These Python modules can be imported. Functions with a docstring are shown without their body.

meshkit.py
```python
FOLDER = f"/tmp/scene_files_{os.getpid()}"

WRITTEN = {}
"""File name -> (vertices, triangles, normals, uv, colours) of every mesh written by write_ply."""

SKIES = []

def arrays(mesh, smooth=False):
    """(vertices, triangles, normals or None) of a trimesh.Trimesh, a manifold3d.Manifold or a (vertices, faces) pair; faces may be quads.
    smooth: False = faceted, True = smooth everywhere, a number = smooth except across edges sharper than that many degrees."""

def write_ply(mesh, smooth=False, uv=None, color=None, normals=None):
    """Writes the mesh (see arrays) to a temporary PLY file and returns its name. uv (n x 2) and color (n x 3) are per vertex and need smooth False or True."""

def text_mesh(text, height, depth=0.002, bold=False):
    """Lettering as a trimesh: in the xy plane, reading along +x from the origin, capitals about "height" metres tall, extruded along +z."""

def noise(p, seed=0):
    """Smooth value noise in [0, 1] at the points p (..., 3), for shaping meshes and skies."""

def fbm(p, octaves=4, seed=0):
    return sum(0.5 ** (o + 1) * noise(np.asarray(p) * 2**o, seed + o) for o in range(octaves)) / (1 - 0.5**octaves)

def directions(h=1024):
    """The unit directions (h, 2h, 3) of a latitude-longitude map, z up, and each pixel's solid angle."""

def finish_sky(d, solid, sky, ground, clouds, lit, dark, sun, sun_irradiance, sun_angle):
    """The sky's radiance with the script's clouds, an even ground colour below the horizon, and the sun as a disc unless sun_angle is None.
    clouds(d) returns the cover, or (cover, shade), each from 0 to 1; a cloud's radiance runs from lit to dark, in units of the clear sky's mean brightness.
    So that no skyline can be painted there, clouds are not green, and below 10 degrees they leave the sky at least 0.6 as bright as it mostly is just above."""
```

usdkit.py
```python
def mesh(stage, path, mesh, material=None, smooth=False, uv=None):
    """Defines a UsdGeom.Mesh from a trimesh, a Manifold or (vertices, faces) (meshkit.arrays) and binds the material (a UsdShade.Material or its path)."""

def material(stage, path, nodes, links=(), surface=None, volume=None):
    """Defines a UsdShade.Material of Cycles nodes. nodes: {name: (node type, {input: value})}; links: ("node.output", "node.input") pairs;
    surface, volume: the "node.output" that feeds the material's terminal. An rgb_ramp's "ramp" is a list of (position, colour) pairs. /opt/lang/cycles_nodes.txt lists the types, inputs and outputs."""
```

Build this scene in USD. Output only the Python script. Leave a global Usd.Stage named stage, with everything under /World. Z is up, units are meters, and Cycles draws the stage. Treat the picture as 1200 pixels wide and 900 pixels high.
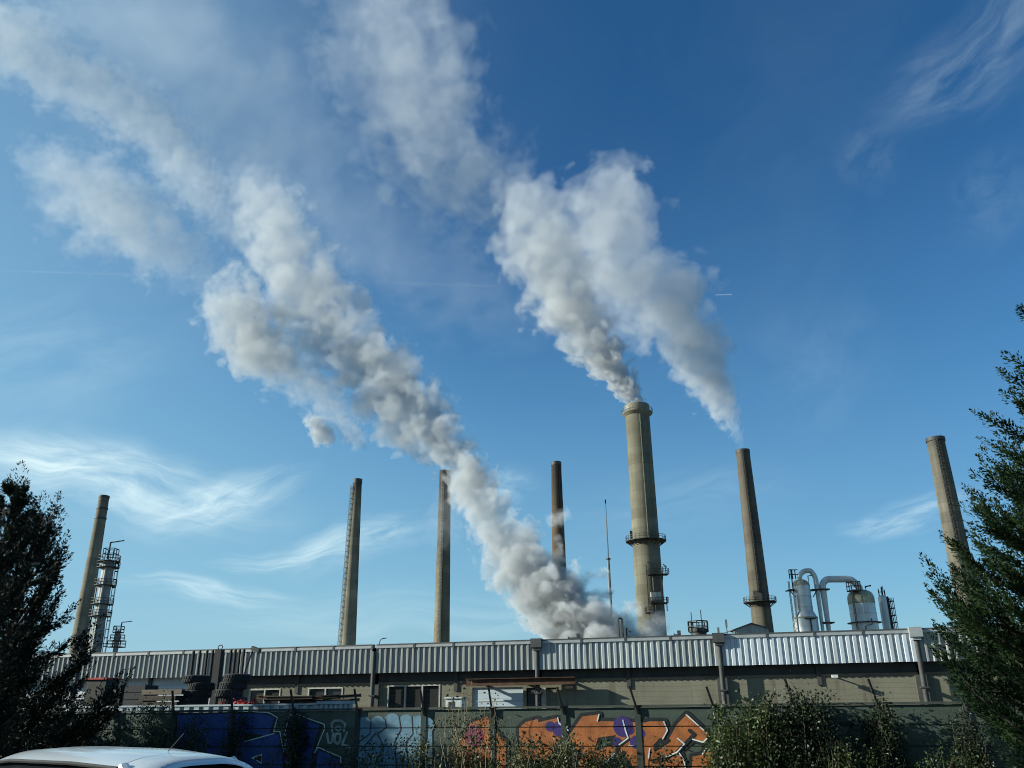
import math, numpy as np, trimesh, usdkit, meshkit
from pxr import Usd, UsdGeom, UsdLux, UsdShade, Gf
from shapely.geometry import Polygon, LineString, Point, box as sbox
from shapely.ops import unary_union

stage = Usd.Stage.CreateInMemory()
UsdGeom.Xform.Define(stage, '/World')
UsdGeom.Scope.Define(stage, '/World/Looks')

# ------------------------------------------------------------------ camera
F = 980.0                                     # focal length in photograph pixels (1200 wide)
TH, RO = math.radians(21.4), -0.010           # pitch up, roll
EYE = np.array([0.0, 0.0, 2.0])
_r0 = np.array([1.0, 0, 0]); _u0 = np.array([0, -math.sin(TH), math.cos(TH)]); FW = np.array([0, math.cos(TH), math.sin(TH)])
RI = _r0 * math.cos(RO) + _u0 * math.sin(RO); UP = _u0 * math.cos(RO) - _r0 * math.sin(RO)
cam = UsdGeom.Camera.Define(stage, '/World/camera')
cam.CreateHorizontalApertureAttr(36.0); cam.CreateVerticalApertureAttr(27.0)
cam.CreateFocalLengthAttr(36.0 * F / 1200); cam.CreateClippingRangeAttr(Gf.Vec2f(0.1, 6000))
cam.CreateExposureAttr(0.94)
_m = np.eye(4); _m[0, :3] = RI; _m[1, :3] = UP; _m[2, :3] = -FW; _m[3, :3] = EYE
cam.AddTransformOp().Set(Gf.Matrix4d(*_m.ravel().tolist()))

# ------------------------------------------------------------------ sun and sky
SUN = np.array([-0.93, -0.055, 0.36]); SUN /= np.linalg.norm(SUN)
sun = UsdLux.DistantLight.Define(stage, '/World/sun')
sun.CreateIntensityAttr(1.25); sun.CreateAngleAttr(0.53); sun.CreateNormalizeAttr(True); sun.CreateColorAttr(Gf.Vec3f(0.94, 0.975, 0.87))
_x = np.cross([0, 0, 1], SUN); _x /= np.linalg.norm(_x); _y = np.cross(SUN, _x)
_m = np.eye(4); _m[0, :3] = _x; _m[1, :3] = _y; _m[2, :3] = SUN
sun.AddTransformOp().Set(Gf.Matrix4d(*_m.ravel().tolist()))

def pixdir(px, py):
    d = FW + RI * (px - 600) / F - UP * (py - 450) / F
    return d / np.linalg.norm(d)
def azel(px, py):
    d = pixdir(px, py); return math.atan2(d[0], d[1]), math.asin(d[2])

N = {"tc": ("texture_coordinate", {}),
     "s": ("sky_texture", {"sky_type": "single_scattering", "sun_disc": False, "sun_elevation": math.asin(SUN[2]),
                           "sun_rotation": math.atan2(SUN[0], SUN[1]), "aerosol_density": 0.4, "ozone_density": 3.0, "air_density": 1.0}),
     "wb": ("mix", {"mix_type": "multiply", "fac": 1.0, "color2": (0.78, 1.06, 1.24)}),
     "hs": ("hsv", {"saturation": 1.12, "value": 1.0, "hue": 0.5, "fac": 1.0}),
     "sx": ("separate_xyz", {}), "az": ("math", {"math_type": "arctan2"}), "el": ("math", {"math_type": "arcsine"}),
     "v": ("combine_xyz", {"z": 0.0}),
     "hz": ("map_range", {"range_type": "smoothstep", "from_min": 0.66, "from_max": 0.02, "to_min": 0.0, "to_max": 0.9, "clamp": True}),
     "hc": ("map_range", {"range_type": "linear", "from_min": 0.0, "from_max": 0.5, "to_min": 0.0, "to_max": 1.0, "clamp": True}),
     "hr": ("rgb_ramp", {"ramp": [(0.0, (4.2, 6.3, 6.9)), (0.25, (3.0, 5.8, 7.4)), (0.7, (1.7, 4.4, 6.9)), (1.0, (1.4, 3.7, 6.2))]}),
     "ss": ("vector_math", {"math_type": "dot_product", "vector2": (SUN[0], SUN[1], 0)}), "sm": ("map_range", {"from_min": -0.6, "from_max": 0.6, "to_min": 0.42, "to_max": 1.12, "clamp": True}), "hm": ("math", {"math_type": "multiply", "use_clamp": True}),
     "mh": ("mix", {}),
     "sv": ("map_range", {"range_type": "smoothstep", "from_min": -0.08, "from_max": 0.62, "to_min": 0.0, "to_max": 0.5, "clamp": True}), "mv": ("mix", {"color2": (3.0, 5.6, 7.3)}),
     "mc": ("mix", {"color2": (7.2, 9.3, 9.9)}),
     "b": ("background_shader", {"strength": 0.052})}
L = [("s.color", "wb.color1"), ("wb.color", "hs.color"), ("tc.generated", "sx.vector"), ("sx.x", "az.value1"), ("sx.y", "az.value2"), ("sx.z", "el.value1"),
     ("az.value", "v.x"), ("el.value", "v.y"), ("el.value", "hz.value"), ("el.value", "hc.value"), ("hc.result", "hr.fac"), ("hr.color", "mh.color2"), ("tc.generated", "ss.vector1"), ("ss.value", "sm.value"), ("hz.result", "hm.value1"), ("sm.result", "hm.value2"), ("hs.color", "mh.color1"), ("hm.value", "mh.fac"), ("mh.color", "mv.color1"), ("ss.value", "sv.value"), ("sv.result", "mv.fac"), ("mv.color", "mc.color1"), ("mc.color", "b.color")]
# cirrus: patches of streaky noise, each (pixel centre, half length, half width, tilt, strength, streak)
CIRRUS = [(130, 572, 0.21, 0.050, -0.10, 1.0), (255, 590, 0.10, 0.026, 0.35, 0.85), (250, 690, 0.115, 0.016, -0.06, 0.85), (60, 545, 0.10, 0.026, 0.0, 0.75),
          (420, 640, 0.10, 0.030, 0.22, 0.75), (590, 570, 0.06, 0.035, 0.2, 0.42), (1140, 62, 0.16, 0.055, 0.22, 0.24), (240, 90, 0.55, 0.35, 0.3, 0.09), (930, 230, 0.5, 0.42, 0.4, 0.03), (1060, 605, 0.08, 0.02, 0.1, 0.65), (350, 655, 0.10, 0.012, 0.05, 0.55),
          (1010, 190, 0.035, 0.05, 0.5, 0.09), (1165, 240, 0.05, 0.07, -0.4, 0.09), (960, 420, 0.10, 0.10, 0.6, 0.07), (800, 590, 0.15, 0.05, 0.1, 0.13), (60, 430, 0.16, 0.10, 0.3, 0.2), (470, 720, 0.3, 0.035, 0, 0.3)]
N |= {"wn": ("noise_texture", {"scale": 5.0, "detail": 3.0}), "ws": ("vector_math", {"math_type": "multiply_add", "vector2": (0.12, 0.09, 0), "vector3": (-0.06, -0.045, 0)}),
      "wv": ("vector_math", {"math_type": "add"})}
L += [("v.vector", "wn.vector"), ("wn.color", "ws.vector1"), ("v.vector", "wv.vector1"), ("ws.vector", "wv.vector2")]
prev = None
for i, (px, py, a, b, rot, k) in enumerate(CIRRUS):
    A, E_ = azel(px, py)
    N |= {f"m{i}": ("mapping", {"mapping_type": "texture", "location": (A, E_, 0), "rotation": (0, 0, rot), "scale": (a, b, 1)}),
          f"l{i}": ("vector_math", {"math_type": "length"}),
          f"r{i}": ("map_range", {"range_type": "smoothstep", "from_min": 1.15, "from_max": 0.1, "to_min": 0.0, "to_max": 1.0, "clamp": True}),
          f"o{i}": ("vector_math", {"math_type": "multiply_add", "vector2": (1.1, 1.5, 1), "vector3": (i * 3.7, i * 1.9, i)}),
          f"n{i}": ("noise_texture", {"scale": 1.3, "detail": 6.0, "roughness": 0.62, "distortion": 0.35}),
          f"q{i}": ("map_range", {"range_type": "smoothstep", "from_min": 0.26, "from_max": 0.80, "to_min": 0.0, "to_max": k, "clamp": True}),
          f"p{i}": ("math", {"math_type": "multiply"}), f"a{i}": ("math", {"math_type": "add", "use_clamp": True, "value2": 0.0})}
    L += [("wv.vector", f"m{i}.vector"), (f"m{i}.vector", f"l{i}.vector1"), (f"l{i}.value", f"r{i}.value"), (f"m{i}.vector", f"o{i}.vector1"), (f"o{i}.vector", f"n{i}.vector"),
          (f"n{i}.fac", f"q{i}.value"), (f"r{i}.result", f"p{i}.value1"), (f"q{i}.result", f"p{i}.value2"), (f"p{i}.value", f"a{i}.value1")]
    if prev: L.append((prev, f"a{i}.value2"))
    prev = f"a{i}.value"
L.append((prev, "mc.fac"))
# two thin contrails: strips along great circles
for i, (p0, p1, wid, k) in enumerate([((0, 317), (600, 336), 0.0016, 0.07), ((838, 345.5), (858, 345), 0.0010, 0.32)]):
    d0, d1 = pixdir(*p0), pixdir(*p1); n_ = np.cross(d0, d1); n_ /= np.linalg.norm(n_); mid = d0 + d1; mid /= np.linalg.norm(mid); half = math.acos(d0 @ d1) / 2
    N |= {f"cn{i}": ("vector_math", {"math_type": "dot_product", "vector2": n_}), f"ca{i}": ("math", {"math_type": "absolute"}),
          f"cr{i}": ("map_range", {"range_type": "smoothstep", "from_min": wid, "from_max": 0.0, "to_min": 0.0, "to_max": k, "clamp": True}),
          f"cm{i}": ("vector_math", {"math_type": "dot_product", "vector2": mid}),
          f"ce{i}": ("map_range", {"range_type": "smoothstep", "from_min": math.cos(half * 1.1), "from_max": math.cos(half * 0.8), "to_min": 0.0, "to_max": 1.0, "clamp": True}),
          f"cc{i}": ("noise_texture", {"scale": 26.0, "detail": 3.0}), f"cq{i}": ("map_range", {"from_min": 0.3, "from_max": 0.65, "to_min": 0.25, "to_max": 1.0, "clamp": True}),
          f"cp{i}": ("math", {"math_type": "multiply"}), f"cz{i}": ("math", {"math_type": "multiply"}), f"mt{i}": ("mix", {"color2": (8.5, 9.6, 10.0)})}
    L += [("tc.generated", f"cn{i}.vector1"), (f"cn{i}.value", f"ca{i}.value1"), (f"ca{i}.value", f"cr{i}.value"), ("tc.generated", f"cm{i}.vector1"), (f"cm{i}.value", f"ce{i}.value"),
          ("tc.generated", f"cc{i}.vector"), (f"cc{i}.fac", f"cq{i}.value"), (f"cr{i}.result", f"cp{i}.value1"), (f"ce{i}.result", f"cp{i}.value2"), (f"cp{i}.value", f"cz{i}.value1"), (f"cq{i}.result", f"cz{i}.value2"), (f"cz{i}.value", f"mt{i}.fac")]
L.remove(("mc.color", "b.color"))
L += [("mc.color", "mt0.color1"), ("mt0.color", "mt1.color1"), ("mt1.color", "b.color")]
usdkit.material(stage, '/World/Looks/sky', N, L, surface="b.background")
dome = UsdLux.DomeLight.Define(stage, '/World/sky')
UsdShade.MaterialBindingAPI.Apply(dome.GetPrim()).Bind(UsdShade.Material.Get(stage, '/World/Looks/sky'))
dome.GetPrim().SetCustomDataByKey('kind', 'structure')

# ------------------------------------------------------------------ helpers
def at(px, py, Y):
    """The point at ground distance Y seen at photograph pixel (px, py)."""
    d = FW + RI * (px - 600) / F - UP * (py - 450) / F
    return EYE + d * (Y / d[1])

class Plane:
    """A vertical plane through (0, Y0) turned so that it comes nearer to the right; (s, z) coordinates on it, out = towards the viewer."""
    def __init__(self, Y0, alpha):
        self.o = np.array([0, Y0, 0.0]); self.d = np.array([math.cos(alpha), -math.sin(alpha), 0.0]); self.n = np.array([-math.sin(alpha), -math.cos(alpha), 0.0]); self.a = alpha
    def hit(self, px, py, out=0.0):
        d = FW + RI * (px - 600) / F - UP * (py - 450) / F
        o = self.o + self.n * out
        t = ((o - EYE) @ self.n) / (d @ self.n)
        p = EYE + d * t
        return float((p - self.o) @ self.d), float(p[2])
    def p(self, s, z, out=0.0):
        return self.o + self.d * s + np.array([0, 0, z]) + self.n * out
ALPHA = math.radians(14.0)
WALL = Plane(24.7, ALPHA)
BLD = Plane(42.0, ALPHA)

used = {}
def fresh(parent, name):
    k = used.get((parent, name), 0); used[(parent, name)] = k + 1
    return f'{parent}/{name}' + (f'_{k:03d}' if k else '')
base = {}
def tag(prim, label=None, category=None, group=None, kind=None):
    for k, v in (('label', label), ('category', category), ('group', group), ('kind', kind)):
        if v: prim.SetCustomDataByKey(k, v)
def thing(name, label, category, loc=(0, 0, 0), group=None, rotz=0.0):
    path = fresh('/World', name); x = UsdGeom.Xform.Define(stage, path)
    x.AddTranslateOp().Set(Gf.Vec3d(*map(float, loc)))
    if rotz: x.AddRotateZOp().Set(math.degrees(rotz))
    base[path] = (np.asarray(loc, float), rotz); tag(x.GetPrim(), label, category, group); return path
def copy_of(src, loc, label, group=None, rotz=0.0, category=None):
    name = src.split('/')[-1]; name = name[:-4] if name[-4:-3] == '_' and name[-3:].isdigit() else name
    path = fresh('/World', name); x = UsdGeom.Xform.Define(stage, path)
    x.AddTranslateOp().Set(Gf.Vec3d(*map(float, loc))); x.AddRotateZOp().Set(math.degrees(rotz))
    x.GetPrim().GetReferences().AddInternalReference(src); x.GetPrim().SetInstanceable(True)
    tag(x.GetPrim(), label, category or stage.GetPrimAtPath(src).GetCustomDataByKey('category'), group); return path
def M(n): return '/World/Looks/' + n
def part(parent, name, mb, mat, smooth=False, label=None, kind=None, local=False):
    v, f = mb.arrays() if isinstance(mb, MB) else (np.asarray(mb.vertices), np.asarray(mb.faces))
    root = '/'.join(parent.split('/')[:3]); b, rz = base.get(root, (np.zeros(3), 0.0))
    if not local:
        v = v - b
        if rz:
            c, s = math.cos(-rz), math.sin(-rz); v = np.stack([v[:, 0] * c - v[:, 1] * s, v[:, 0] * s + v[:, 1] * c, v[:, 2]], 1)
    path = fresh(parent, name); g = usdkit.mesh(stage, path, (v, f), M(mat), smooth=smooth); tag(g.GetPrim(), label, kind=kind); return path
def solo(name, mb, mat, label=None, category=None, group=None, kind=None, smooth=False):
    v, f = mb.arrays() if isinstance(mb, MB) else (np.asarray(mb.vertices), np.asarray(mb.faces))
    path = fresh('/World', name); g = usdkit.mesh(stage, path, (v, f), M(mat), smooth=smooth); tag(g.GetPrim(), label, category, group, kind); return path

class MB:
    """Collects triangles."""
    def __init__(self): self.v, self.f, self.n = [], [], 0
    def add(self, v, f):
        v = np.asarray(v, float); f = np.asarray(f, int)
        if f.shape[1] == 4: f = np.vstack([f[:, [0, 1, 2]], f[:, [0, 2, 3]]])
        self.v.append(v); self.f.append(f + self.n); self.n += len(v); return self
    def arrays(self): return np.vstack(self.v), np.vstack(self.f)
    def obox(self, c, ax, ay, az):
        """Box with half axes ax, ay, az about c."""
        c, ax, ay, az = (np.asarray(q, float) for q in (c, ax, ay, az))
        if np.cross(ax, ay) @ az < 0: az = -az
        v = [c + i * ax + j * ay + k * az for k in (-1, 1) for j in (-1, 1) for i in (-1, 1)]
        return self.add(v, [[0, 2, 3, 1], [4, 5, 7, 6], [0, 1, 5, 4], [2, 6, 7, 3], [0, 4, 6, 2], [1, 3, 7, 5]])
    def box(self, x0, x1, y0, y1, z0, z1):
        return self.obox([(x0 + x1) / 2, (y0 + y1) / 2, (z0 + z1) / 2], [(x1 - x0) / 2, 0, 0], [0, (y1 - y0) / 2, 0], [0, 0, (z1 - z0) / 2])
    def pbox(self, P, s0, s1, z0, z1, o0, o1):
        """Box on a Plane: s range, z range, range of distance out from it."""
        return self.obox(P.p((s0 + s1) / 2, (z0 + z1) / 2, (o0 + o1) / 2), P.d * (s1 - s0) / 2, P.n * (o1 - o0) / 2, np.array([0, 0, (z1 - z0) / 2]))
    def tube(self, pts, r, n=8, caps=True):
        p = np.asarray(pts, float); r = np.broadcast_to(np.asarray(r, float), (len(p),))
        t = np.gradient(p, axis=0); t /= np.linalg.norm(t, axis=1, keepdims=True) + 1e-12
        ref = np.array([0, 0, 1.0]) if abs(t.mean(0)[2]) < 0.8 else np.array([1.0, 0.1, 0])
        a = np.cross(t, ref); a /= np.linalg.norm(a, axis=1, keepdims=True) + 1e-12; b = np.cross(t, a)
        th = np.arange(n) * 2 * np.pi / n
        v = (p[:, None] + r[:, None, None] * (np.cos(th)[None, :, None] * a[:, None] + np.sin(th)[None, :, None] * b[:, None])).reshape(-1, 3)
        i, j = np.meshgrid(np.arange(len(p) - 1), np.arange(n), indexing='ij')
        q = np.stack([i * n + j, i * n + (j + 1) % n, (i + 1) * n + (j + 1) % n, (i + 1) * n + j], -1).reshape(-1, 4)
        f = [np.vstack([q[:, [0, 1, 2]], q[:, [0, 2, 3]]])]
        if caps:
            v = np.vstack([v, p[:1], p[-1:]]); k = len(v) - 2; jj = np.arange(n); e = (len(p) - 1) * n
            f.append(np.stack([np.full(n, k), (jj + 1) % n, jj], 1)); f.append(np.stack([np.full(n, k + 1), e + jj, e + (jj + 1) % n], 1))
        return self.add(v, np.vstack(f))
    def lathe(self, c, prof, n=32, arc=(0, 2 * math.pi)):
        """prof: (radius, z) from bottom to top about the vertical through c."""
        full = arc[1] - arc[0] > 6.28
        th = np.linspace(arc[0], arc[1], n, endpoint=not full)
        v = np.array([[c[0] + r * math.cos(a), c[1] + r * math.sin(a), z] for r, z in prof for a in th])
        q = [[i * n + j, i * n + (j + 1) % n, (i + 1) * n + (j + 1) % n, (i + 1) * n + j] for i in range(len(prof) - 1) for j in range(n if full else n - 1)]
        return self.add(v, q)
    def ring(self, c, r0, r1, z0, z1, n=32): return self.lathe(c, [(r0, z0), (r1, z0), (r1, z1), (r0, z1), (r0, z0)], n)
    def bar(self, a, b, w, h=None):
        """Square bar from a to b."""
        a, b = np.asarray(a, float), np.asarray(b, float); d = b - a; l = np.linalg.norm(d); d /= l
        u = np.cross(d, [0, 0, 1.0]) if abs(d[2]) < 0.95 else np.cross(d, [0, 1.0, 0]); u /= np.linalg.norm(u); w2 = np.cross(d, u)
        return self.obox((a + b) / 2, d * l / 2, u * w / 2, w2 * (h or w) / 2)
    def sheet(self, P, poly, out, thick=0.003):
        """A shapely polygon in (s, z) on a Plane, as a thin slab."""
        for g in getattr(poly, 'geoms', [poly]):
            if g.geom_type != 'Polygon' or g.area < 1e-4: continue
            m = trimesh.creation.extrude_polygon(g, thick, engine='earcut')
            self.add(np.array([P.p(x, y, out + z) for x, y, z in m.vertices]), np.array(m.faces)[:, ::-1])
        return self
    def railing(self, pts, h=1.1, r=0.03, closed=False, step=1.2):
        pts = [np.asarray(p, float) for p in pts]
        if closed: pts = pts + [pts[0]]
        for a, b in zip(pts[:-1], pts[1:]):
            n = max(1, int(round(np.linalg.norm(b - a) / step)))
            for q in (0.5, 1.0): self.bar(a + [0, 0, h * q], b + [0, 0, h * q], 2 * r)
            for i in range(n): self.bar(a + (b - a) * i / n, a + (b - a) * i / n + [0, 0, h], 2 * r)
        return self
    def ladder(self, a, b, side, w=0.5, r=0.04, step=0.6, hoop=None, out=None):
        a, b, side = (np.asarray(q, float) for q in (a, b, side)); n = int(np.linalg.norm(b - a) / step)
        for s in (-1, 1): self.bar(a + side * w / 2 * s, b + side * w / 2 * s, 2 * r)
        for i in range(n): q = a + (b - a) * (i + 0.5) / n; self.bar(q - side * w / 2, q + side * w / 2, 1.5 * r)
        if hoop:
            out = np.asarray(out, float); k = int(np.linalg.norm(b - a) / hoop)
            for i in range(k):
                q = a + (b - a) * (i + 0.5) / k
                self.tube([q + side * 0.42 * math.cos(x) + out * (0.6 * math.sin(x)) for x in np.linspace(0, math.pi, 7)], 1.4 * r, 4, caps=False)
            for x in (0.9, 1.57, 2.24):
                o = side * 0.42 * math.cos(x) + out * 0.6 * math.sin(x); self.bar(a + o, b + o, 1.4 * r)
        return self

# ------------------------------------------------------------------ materials
def mat(name, col, rough=0.7, metal=0.0, var=0.25, scale=3.0, stretch=(1, 1, 1), bump=0.0, bscale=30.0, tint=None, spec=0.4, worn=None, stain=None, **kw):
    """Base colour broken by two noises, optional second tone and bump."""
    c = np.array(col, float); lo = c * (1 - var); hi = np.array(tint, float) if tint is not None else c * (1 + var)
    n = {"g": ("geometry", {}), "m": ("mapping", {"scale": tuple(scale * q for q in stretch)}), "n": ("noise_texture", {"scale": 1.0, "detail": 6.0, "roughness": 0.62}),
         "r": ("rgb_ramp", {"ramp": ([(0.30, worn), (0.335, lo)] if worn is not None else [(0.28, lo)]) + [(0.52, c), (0.75, hi)]}), "p": ("principled_bsdf", {"roughness": rough, "metallic": metal, "specular_ior_level": spec, **kw})}
    l = [("g.position", "m.vector"), ("m.vector", "n.vector"), ("n.fac", "r.fac"), ("r.color", "p.base_color")]
    if stain is not None:           # rust and dirt running down from the top
        n |= {"sm": ("mapping", {"scale": (2.2, 2.2, 0.16)}), "sn": ("noise_texture", {"scale": 1.0, "detail": 5.0, "roughness": 0.7}), "sr": ("map_range", {"range_type": "smoothstep", "from_min": 0.52, "from_max": 0.74, "to_min": 0.0, "to_max": 0.8, "clamp": True}), "sx": ("mix", {"color2": stain})}
        l = [x for x in l if x[0] != "r.color"] + [("g.position", "sm.vector"), ("sm.vector", "sn.vector"), ("sn.fac", "sr.value"), ("sr.result", "sx.fac"), ("r.color", "sx.color1"), ("sx.color", "p.base_color")]
    if bump:
        n |= {"bn": ("noise_texture", {"scale": bscale, "detail": 4.0}), "bp": ("bump", {"strength": bump, "distance": 0.03})}
        l += [("g.position", "bn.vector"), ("bn.fac", "bp.height"), ("bp.normal", "p.normal")]
    usdkit.material(stage, M(name), n, l, surface="p.BSDF")

def leafmat(name, a, b, trans=0.25, rough=0.5, scale=1.5):
    n = {"g": ("geometry", {}), "n": ("noise_texture", {"scale": scale, "detail": 3.0}), "w": ("math", {"math_type": "multiply_add", "value2": 0.6, "value3": -0.18}), "ad": ("math", {"math_type": "add"}),
         "r": ("rgb_ramp", {"ramp": [(0.25, a), (0.85, b)]}), "p": ("principled_bsdf", {"roughness": rough, "specular_ior_level": 0.15 if "needle" in name else 0.3}), "t": ("translucent_bsdf", {}), "x": ("mix_closure", {"fac": trans})}
    l = [("g.position", "n.vector"), ("g.random_per_island", "w.value1"), ("n.fac", "ad.value1"), ("w.value", "ad.value2"), ("ad.value", "r.fac"), ("r.color", "p.base_color"), ("r.color", "t.color"), ("p.BSDF", "x.closure1"), ("t.BSDF", "x.closure2")]
    usdkit.material(stage, M(name), n, l, surface="x.closure")

def concrete_stack(name, col, ztop, soot_from, soot_col=(0.035, 0.03, 0.026), soot=0.85, lift=2.4, streak=0.35):
    """Slip-formed concrete: pour lifts, vertical run-off streaks, and soot that starts below the rim."""
    c = np.array(col, float)
    n = {"g": ("geometry", {}), "m": ("mapping", {"scale": (0.9, 0.9, 0.045)}), "n": ("noise_texture", {"scale": 1.0, "detail": 6.0, "roughness": 0.65}),
         "r": ("rgb_ramp", {"ramp": [(0.3, c * (1 - streak)), (0.5, c), (0.72, c * (1 + streak * 0.8))]}),
         "n2": ("noise_texture", {"scale": 0.16, "detail": 5.0}), "r2": ("rgb_ramp", {"ramp": [(0.35, (0.72, 0.7, 0.66)), (0.65, (1.1, 1.08, 1.02))]}), "mu": ("mix", {"mix_type": "multiply", "fac": 1.0}),
         "s": ("separate_xyz", {}), "zl": ("math", {"math_type": "divide", "value2": lift}), "fr": ("math", {"math_type": "fraction"}), "fl": ("math", {"math_type": "floor"}), "wn": ("white_noise_texture", {"dimensions": "1D"}),
         "lj": ("map_range", {"from_min": 0.0, "from_max": 0.09, "to_min": 0.74, "to_max": 1.0, "clamp": True}), "lv": ("map_range", {"from_min": 0.0, "from_max": 1.0, "to_min": 0.86, "to_max": 1.1, "clamp": True}), "lm": ("math", {"math_type": "multiply"}),
         "ml": ("mix", {"mix_type": "multiply", "fac": 1.0}), "cb": ("combine_xyz", {}),
         "zn": ("math", {"math_type": "multiply_add", "value2": (ztop - soot_from) * 1.0, "value3": -(ztop - soot_from) * 0.5}), "za": ("math", {"math_type": "add"}),
         "so": ("map_range", {"range_type": "smoothstep", "from_min": soot_from, "from_max": ztop, "to_min": 0.0, "to_max": soot, "clamp": True}),
         "ms": ("mix", {"color2": soot_col}), "bn": ("noise_texture", {"scale": 3.0, "detail": 5.0}), "bp": ("bump", {"strength": 0.3, "distance": 0.06}), "p": ("principled_bsdf", {"roughness": 0.85, "specular_ior_level": 0.2})}
    l = [("g.position", "m.vector"), ("m.vector", "n.vector"), ("n.fac", "r.fac"), ("g.position", "n2.vector"), ("n2.fac", "r2.fac"), ("r.color", "mu.color1"), ("r2.color", "mu.color2"),
         ("g.position", "s.vector"), ("s.z", "zl.value1"), ("zl.value", "fr.value1"), ("zl.value", "fl.value1"), ("fl.value", "wn.w"), ("fr.value", "lj.value"), ("wn.value", "lv.value"), ("lj.result", "lm.value1"), ("lv.result", "lm.value2"),
         ("lm.value", "cb.x"), ("lm.value", "cb.y"), ("lm.value", "cb.z"), ("mu.color", "ml.color1"), ("cb.vector", "ml.color2"), ("n.fac", "zn.value1"), ("zn.value", "za.value1"), ("s.z", "za.value2"), ("za.value", "so.value"),
         ("ml.color", "ms.color1"), ("so.result", "ms.fac"), ("ms.color", "p.base_color"), ("g.position", "bn.vector"), ("bn.fac", "bp.height"), ("bp.normal", "p.normal")]
    usdkit.material(stage, M(name), n, l, surface="p.BSDF")

mat('asphalt', (0.05, 0.05, 0.052), 0.9, scale=2, bump=0.3)
mat('earth', (0.09, 0.075, 0.05), 0.95, scale=0.4, var=0.4)
mat('kerb_stone', (0.3, 0.29, 0.27), 0.85)
mat('road_paint', (0.75, 0.75, 0.72), 0.6)
mat('grass_soil', (0.05, 0.06, 0.025), 0.95, scale=1.5, var=0.45)
mat('wall_green', (0.045, 0.062, 0.046), 0.75, var=0.3, scale=1.2, stretch=(1, 1, 2.5), bump=0.25, bscale=25, tint=(0.075, 0.088, 0.066))
mat('wall_green_worn', (0.06, 0.075, 0.058), 0.8, var=0.35, scale=1.6, stretch=(1, 1, 0.6), bump=0.25, bscale=25, tint=(0.1, 0.11, 0.09))
mat('post_green', (0.03, 0.038, 0.03), 0.8, var=0.3)
mat('coping', (0.05, 0.055, 0.045), 0.8, var=0.4)
mat('rusty_iron', (0.02, 0.016, 0.014), 0.8, var=0.4, scale=8)
mat('wire', (0.05, 0.045, 0.04), 0.6, 0.5)
for nm, c, v in (('paint_blue', (0.018, 0.05, 0.19), 0.3), ('paint_sky', (0.11, 0.2, 0.26), 0.2), ('paint_orange', (0.32, 0.1, 0.026), 0.22), ('paint_rose', (0.22, 0.035, 0.075), 0.25),
                 ('paint_purple', (0.035, 0.02, 0.12), 0.2), ('paint_black', (0.010, 0.011, 0.011), 0.3), ('paint_white', (0.55, 0.57, 0.55), 0.2), ('paint_silver', (0.25, 0.28, 0.26), 0.3)):
    mat(nm, c, 0.6, var=v + 0.08, scale=3.4, bump=0.2, bscale=25, worn=(0.05, 0.06, 0.048) if nm != 'paint_black' else None)
for nm, c in (('cladding_dull', (0.27, 0.265, 0.245)), ('cladding_grey', (0.33, 0.34, 0.325)), ('cladding_pale', (0.47, 0.5, 0.52))):
    mat(nm, c, 0.5, 0.08, var=0.22, scale=0.9, stretch=(1.3, 1.3, 0.35), tint=np.array(c) * 1.15, spec=0.5, stain=tuple(np.array(c) * (0.55, 0.48, 0.40)))
mat('flashing', (0.36, 0.36, 0.35), 0.45, 0.3, var=0.15)
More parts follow.
